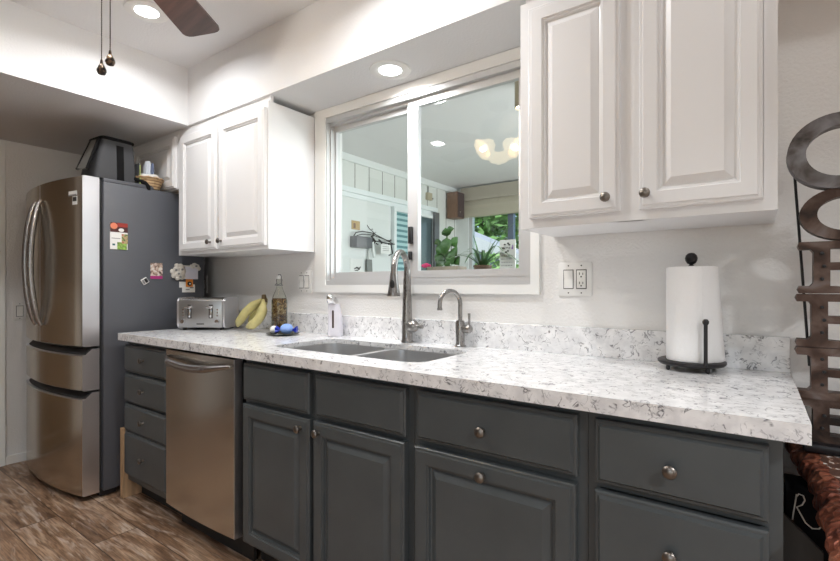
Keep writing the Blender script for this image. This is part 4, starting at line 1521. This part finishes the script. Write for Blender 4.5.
# rack with notes on the porch's left wall
WXp = PX + .0125
t = thing('wall_rack', 'grey wire wall rack crowded with small things beyond the left window pane', 'wall rack', (WXp, 1.72, 1.55))
MB().box(0, -.27, -.005, .09, -.05, .10, .004).build('letter_pocket', M['steelgrey'], t)
mb = MB()
mb.tube([(.05, -.27, .10), (.05, -.24, .135), (.05, -.15, .155), (.05, 0, .150), (.05, .12, .12), (.05, .26, .085)], .005, 8)
mb.tube([(.09, -.27, .10), (.09, -.20, .12), (.09, -.05, .125), (.09, .12, .10), (.09, .28, .06)], .004, 8)
mb.tube([(.0, -.05, .07), (.09, .0, .07), (.10, .14, .06), (.10, .28, .06), (.0, .30, .06)], .005, 8)
mb.tube([(.10, .22, .06), (.10, .25, -.04), (.07, .22, -.06)], .007, 8)
mb.build('wire_frame', M['blackmetal'], t)
mb = MB()
random.seed(11)
for k in range(16):
    y0 = -.06 + .32 * random.random()
    z0 = .045 + .06 * random.random()
    mb.tube([(.03 + .05 * random.random(), y0, z0), (.03 + .05 * random.random(), y0 + random.uniform(-.06, .06), z0 + random.uniform(-.04, .05))], .008, 6)
mb.build('hung_tools', M['slot'], t)
MB().box(.02, -.055, .0, .028, -.03, .055).build('white_tag', M['white'], t, False)
MB().tube([(.06, -.02, .06), (.06, -.01, -.02), (.06, .01, -.09)], [.016, .02, .014], 8).build('hanging_scoop', M['porch_paint'], t)
t = thing('note_card', 'white lined card hanging under the wall rack beyond the window', 'card', (WXp + .105, 1.85, 1.52))
MB().box(0, -.075, -.02, .003, .075, .075).build('card', M['white'], t, False)
mb = MB()
for zz in (.012, .030, .050):
    mb.box(.003, -.05, zz, .0036, .05, zz + .005)
mb.build('ink_lines', M['grey'], t, False)
t = thing('paper_note', 'tan square note pinned above the wall rack beyond the window', 'note', (WXp, 1.525, 1.72))
MB().box(0, -.055, 0, .003, .06, .085).build('paper', mat('tan_paper', (.50, .36, .17), .8), t, False)
MB().box(.003, -.03, .012, .0036, 0, .06).build('dark_figure', M['speaker_wood'], t, False)
t = thing('wall_decal', 'small dark scribble mark on the white wall above the rack', 'wall mark', (WXp, 1.74, 1.72))
mb = MB()
mb.tube([(.002, -.05, .06), (.002, -.02, .03), (.002, .01, .015), (.002, .03, .03)], .004, 6)
mb.tube([(.002, .02, .01), (.002, .06, -.01), (.002, .08, .0)], .004, 6)
mb.build('ink', M['slot'], t)
t = thing('paper_poster', 'white sheet with a dark bird-like swoosh low on the wall beyond the window', 'poster', (WXp, 1.55, 1.22))
MB().box(0, -.10, 0, .003, .075, .22).build('sheet', M['white'], t, False)
mb = MB()
mb.tube([(.004, -.045, .12), (.004, -.01, .135), (.004, .02, .125), (.004, .045, .145)], [.004, .009, .009, .003], 6)
mb.tube([(.004, -.04, .105), (.004, .0, .11), (.004, .03, .12)], [.003, .006, .003], 6)
mb.build('dark_swoosh', M['slot'], t)
t = thing('hanging_strap', 'grey strap hanging straight down under the wall rack beyond the window', 'strap', (WXp + .02, 1.70, 1.44))
MB().prism([(-.045, 0), (.03, 0), (.05, -.28), (-.03, -.28)], 'X', 0, .01).build('webbing', mat('strap_grey', (.22, .23, .22), .7), t, False)
MB().tube([(.005, -.01, 0), (.005, -.015, .09)], .008, 8).build('handle', M['white'], t)

# plant ledge on the porch side of the window and what stands on it
LZ = 1.215
t = thing('plant_ledge', 'white ledge board under the plants on the far side of the window', 'shelf', (-1.2, .13, LZ))
MB().box(-.55, -.008, -.022, .50, .32, 0, .003).build('board', M['trim'], t)
for xx in (-.4, .35):
    MB().prism([(-.008, -.022), (.20, -.022), (-.008, -.22)], 'X', xx - .012, xx + .012).build('bracket', M['trim'], t, False)

def strap_leaf(mb, base, az, length, lift, width, droop):
    n = 12
    p = Vector(base)
    prev = None
    L_, R_ = [], []
    d_ = Vector((math.cos(az), math.sin(az), 0))
    side = Vector((-math.sin(az), math.cos(az), 0))
    for k in range(n + 1):
        u = k / n
        q = p + d_ * (length * u * math.cos(lift) * (1 + .15 * u)) + Vector((0, 0, length * (u * math.sin(lift) - droop * u * u)))
        wd = width * (1 - u) ** .6 * (.6 + .4 * min(1, u * 5)) + .0006
        L_.append((q + side * wd, q - side * wd, q + Vector((0, 0, -.0035 * (1 - u)))))
    for k in range(n):
        a, b, c = [mb.v(*x) for x in L_[k]], [mb.v(*x) for x in L_[k + 1]], None
        mb.face((a[0], a[2], b[2], b[0]))
        mb.face((a[2], a[1], b[1], b[2]))

t = thing('spider_plant', 'spiky strap-leaved potted plant on the ledge left of the printed card', 'potted plant', (-1.070, .235, LZ))
MB().lathe([(.001, .0), (.034, 0), (.041, .042), (.045, .048), (.045, .056), (.041, .056), (.038, .048), (.001, .048)], (0, 0, 0), 'Z', 28, caps=False).build('pot', M['terracotta'], t)
mb = MB()
random.seed(5)
for az, ln, lf, wd, dr in ((10, .30, 62, .006, .35), (35, .26, 55, .009, .75), (-15, .24, 48, .009, .85), (60, .22, 70, .008, .5), (100, .20, 60, .009, .7), (150, .24, 58, .009, .9), (185, .26, 52, .009, .95), (200, .20, 65, .008, .8), (230, .24, 45, .009, .9), (265, .20, 62, .008, .7), (300, .24, 55, .009, .85), (330, .26, 60, .009, .80), (170, .16, 74, .008, .2), (20, .17, 76, .009, .2), (350, .22, 40, .008, .8), (215, .13, 70, .007, .2)):
    strap_leaf(mb, (.012 * math.cos(R(az)), .012 * math.sin(R(az)), .05), R(az), ln * 1.25, R(lf + 4), wd * 1.1, dr * .9)
mb.build('foliage', M['leaf2'], t)

def broad_leaf(mb, base, tip, wd, nrm=(0, -1, .2)):
    B_, T_ = Vector(base), Vector(tip)
    ax_ = T_ - B_
    sd_ = ax_.cross(Vector(nrm)).normalized()
    up = Vector(nrm).normalized()
    prof = ((0, .05), (.10, .62), (.28, 1.0), (.5, .92), (.72, .62), (.9, .25), (1, .02))
    rows = []
    for u, q in prof:
        c = B_ + ax_ * u + up * (.012 * math.sin(u * 3.1))
        rows.append((c + sd_ * wd * q - up * .006 * q, c, c - sd_ * wd * q - up * .006 * q))
    V_ = [[mb.v(*x) for x in r_] for r_ in rows]
    for k in range(len(V_) - 1):
        mb.face((V_[k][0], V_[k][1], V_[k + 1][1], V_[k + 1][0]))
        mb.face((V_[k][1], V_[k][2], V_[k + 1][2], V_[k + 1][1]))

t = thing('broad_leaf_plant', 'broad-leaved green plant in a wooden trough beside the window mullion', 'potted plant', (-1.270, .235, LZ))
mb = MB().box(-.095, -.045, 0, .085, .045, .012, .002)
mb.box(-.095, -.045, .012, .085, -.035, .055)
mb.box(-.095, .035, .012, .085, .045, .055)
mb.box(-.095, -.035, .012, -.085, .035, .055)
mb.box(.075, -.035, .012, .085, .035, .055)
mb.build('trough', mat('grey_wood', (.36, .30, .24), .7), t, False)
MB().box(-.085, -.035, .012, .075, .035, .045).build('soil', M['bark'], t, False)
mb = MB()
leaves = [((-.02, 0, .17), (-.045, -.02, .12), .030), ((0, 0, .21), (-.005, -.01, .285 - .04), .026), ((.0, -.01, .20), (.002, -.03, .115), .034), ((.03, 0, .20), (.055, -.01, .155), .026), ((-.03, 0, .13), (-.04, -.03, .075), .030), ((.03, -.01, .14), (.062, -.02, .11), .030), ((.02, -.02, .13), (.05, -.035, .07), .028), ((-.01, -.02, .09), (-.035, -.04, .055), .026), ((.01, -.02, .09), (.035, -.04, .06), .024), ((.045, .0, .10), (.075, -.02, .065), .024), ((-.05, .01, .19), (-.075, 0, .175), .017), ((-.02, .02, .235), (.025, .01, .245), .020)]
for b_, tp, wd in leaves:
    broad_leaf(mb, b_, (b_[0] + (tp[0] - b_[0]) * 1.2, tp[1], b_[2] + (tp[2] - b_[2]) * 1.15), wd * 1.08)
for b_, tp, wd in leaves:
    mb.tube([(b_[0] * .2, .0, .04), ((b_[0]) * .6, b_[1] * .5 + .004, .04 + (b_[2] - .04) * .6), b_], .002, 6)
mb.build('foliage', M['leaf'], t)

t = thing('pink_flower', 'small bright pink flower beside the window mullion', 'flower', (-1.392, .22, LZ))
MB().lathe([(.001, 0), (.018, 0), (.022, .03), (.018, .03), (.001, .026)], (0, 0, 0), 'Z', 20, caps=False).build('cup', M['terracotta'], t)
MB().tube([(0, 0, .025), (.002, 0, .055)], .002, 6).build('stem', M['leaf'], t)
mb = MB()
for k in range(11):
    a_ = 2.4 * k
    rr_ = .004 + .0015 * k
    mb.lathe([(.001, -.010), (.009, -.006), (.011, 0), (.008, .007), (.001, .010)], (rr_ * math.cos(a_), rr_ * math.sin(a_), .066 - .0006 * k), 'Z', 10, caps=False)
mb.build('petals', M['pink'], t)

t = thing('printed_card', 'upright white card with floral heading and small lines on the ledge', 'card', (-.932, .215, LZ), R(6))
MB().box(-.037, 0, 0, .037, .012, .170, .001).build('board', mat('card_ivory', (.60, .58, .56), .6), t)
mb = MB()
random.seed(9)
for k, (xx, zz) in enumerate(((-.012, .148), (.004, .153), (.010, .146), (-.02, .131), (.004, .118), (-.006, .113))):
    mb.lathe([(.0055, 0), (.0055, -.001), (.001, -.0012)], (xx, 0, zz), 'Y', 7, sy=.7)
mb.build('floral_print', M['slot'], t)
mb = MB()
mb.tube([(-.026, -.001, .137), (-.022, -.001, .127), (-.018, -.001, .136), (-.014, -.001, .127), (-.010, -.001, .137)], .0018, 6)
mb.tube([(-.004, -.001, .131), (.0, -.001, .136), (.004, -.001, .131), (.0, -.001, .126), (-.004, -.001, .131)], .0017, 6)
mb.tube([(.009, -.001, .126), (.009, -.001, .136), (.014, -.001, .135)], .0017, 6)
mb.build('heading_strokes', M['slot'], t)
mb = MB()
mb.tube([(.026, -.001, .126), (.020, -.001, .130), (.026, -.001, .134), (.026, -.001, .145), (.026, -.001, .126)], .0017, 6)
mb.build('heading_strokes', M['purple'], t)
mb = MB()
for j in range(6):
    xx = -.028
    while xx < .026:
        wv = random.uniform(.004, .011)
        mb.box(xx, -.0008, .094 - .015 * j, min(.029, xx + wv), .0, .097 - .015 * j + .001)
        xx += wv + .004
mb.build('text_lines', M['grey'], t, False)

# ------------------------------------------------------------------ outside the porch
struct('ground', MB().box(-30, PY + .12, -.2, 12, 40, -.05), M['grass'])
t = thing('neighbour_house', 'neighbouring low grey house with a sloping white roof edge beyond the far window', 'house', (-6, 9, -.05))
poly = [(-4.2, 0), (1.4, 0), (1.4, 1.60), (-2.2, 3.12), (-4.2, 2.5)]
MB().prism(poly, 'Y', .12, 1.1).build('wall', M['stucco'], t, False)
rk = [(2.1, 1.32), (2.1, 1.66), (-2.2, 3.49), (-4.8, 2.75), (-4.8, 2.4), (-2.2, 3.14)]
MB().prism(rk, 'Y', 0, 1.2).build('roof', M['fascia'], t, False)

def tree(name, label, x, y, h, rad, m, seed, leaves=900, size=.28, trunk=True, group=None, cz=None):
    rnd = random.Random(seed)
    t = thing(name, label, 'tree' if trunk else 'shrub', (x, y, -.05), 0, group)
    if trunk:
        mb = MB().tube([(0, 0, 0), (.05, 0, h * .3), (-.03, .04, h * .65)], [.16, .12, .06], 8)
        for k in range(5):
            a_ = k * 1.3
            mb.tube([(0, 0, h * .35), (rad * .5 * math.cos(a_), rad * .5 * math.sin(a_), h * .65)], [.06, .025], 6)
        mb.build('trunk', M['bark'], t)
    mb = MB()
    cc = h * .62 if trunk else h * .5
    hz_ = h * .40 if trunk else h * .52
    clumps = [(rnd.gauss(0, .5), rnd.gauss(0, .5), rnd.gauss(0, .5)) for _ in range(14)]
    for k in range(leaves):
        c = clumps[k % 14]
        v_ = Vector((rnd.gauss(0, 1), rnd.gauss(0, 1), rnd.gauss(0, 1))).normalized() * .5 * rnd.random() ** .4
        p = Vector((max(-1, min(1, c[0] + v_.x)) * rad, max(-1, min(1, c[1] + v_.y)) * rad, max(.03, cc + max(-1, min(1, c[2] + v_.z)) * hz_)))
        a = Vector((rnd.uniform(-1, 1), rnd.uniform(-1, 1), rnd.uniform(-.6, .6))).normalized()
        b = a.cross(Vector((rnd.uniform(-1, 1), rnd.uniform(-1, 1), 1))).normalized()
        s_ = size * rnd.uniform(.5, 1.1)
        vs = [mb.v(*(p + a * s_)), mb.v(*(p + b * s_ * .45)), mb.v(*(p - a * s_)), mb.v(*(p - b * s_ * .45))]
        mb.face(vs)
    mb.build('foliage', m, t, False)
    return t

for i, (x, y, h, rad, mk, lab) in enumerate(((-9.7, 16.4, 6.4, 1.65, 'tree1', 'dense mid green tree behind the left part of the neighbouring roof'),
        (-6.3, 16.4, 6.8, 1.65, 'tree2', 'pale green tree behind the right part of the neighbouring roof'),
        (-13.1, 16.6, 7.0, 1.65, 'tree3', 'bluish green tree left of the neighbouring house'),
        (-2.9, 16.4, 6.0, 1.65, 'tree2', 'light green tree just past the right end of the neighbouring house'),
        (-11.4, 20.2, 8.5, 1.8, 'tree2', 'tall light tree standing behind the mid green one at the left'),
        (-7.7, 20.2, 9.0, 1.8, 'tree3', 'tallest bluish tree in the back row behind the roof'),
        (-4.0, 20.2, 8.5, 1.8, 'tree1', 'tall mid green tree in the back row right of the roof'))):
    tree('bushy_tree', lab, x, y, h, rad, M[mk], i + 1, 1300, .30)
for i, (x, y, h, lab) in enumerate(((-5.0, 6.6, 1.95, 'round green shrub at the left foot of the neighbouring wall'), (-4.1, 6.5, 1.80, 'round green shrub behind the spiky plant on the ledge'), (-3.2, 6.5, 1.9, 'round green shrub behind the printed card'))):
    tree('garden_shrub', lab, x, y, h, .44, M['tree2'] if i % 2 else M['tree1'], 20 + i, 700, .12, False, None)
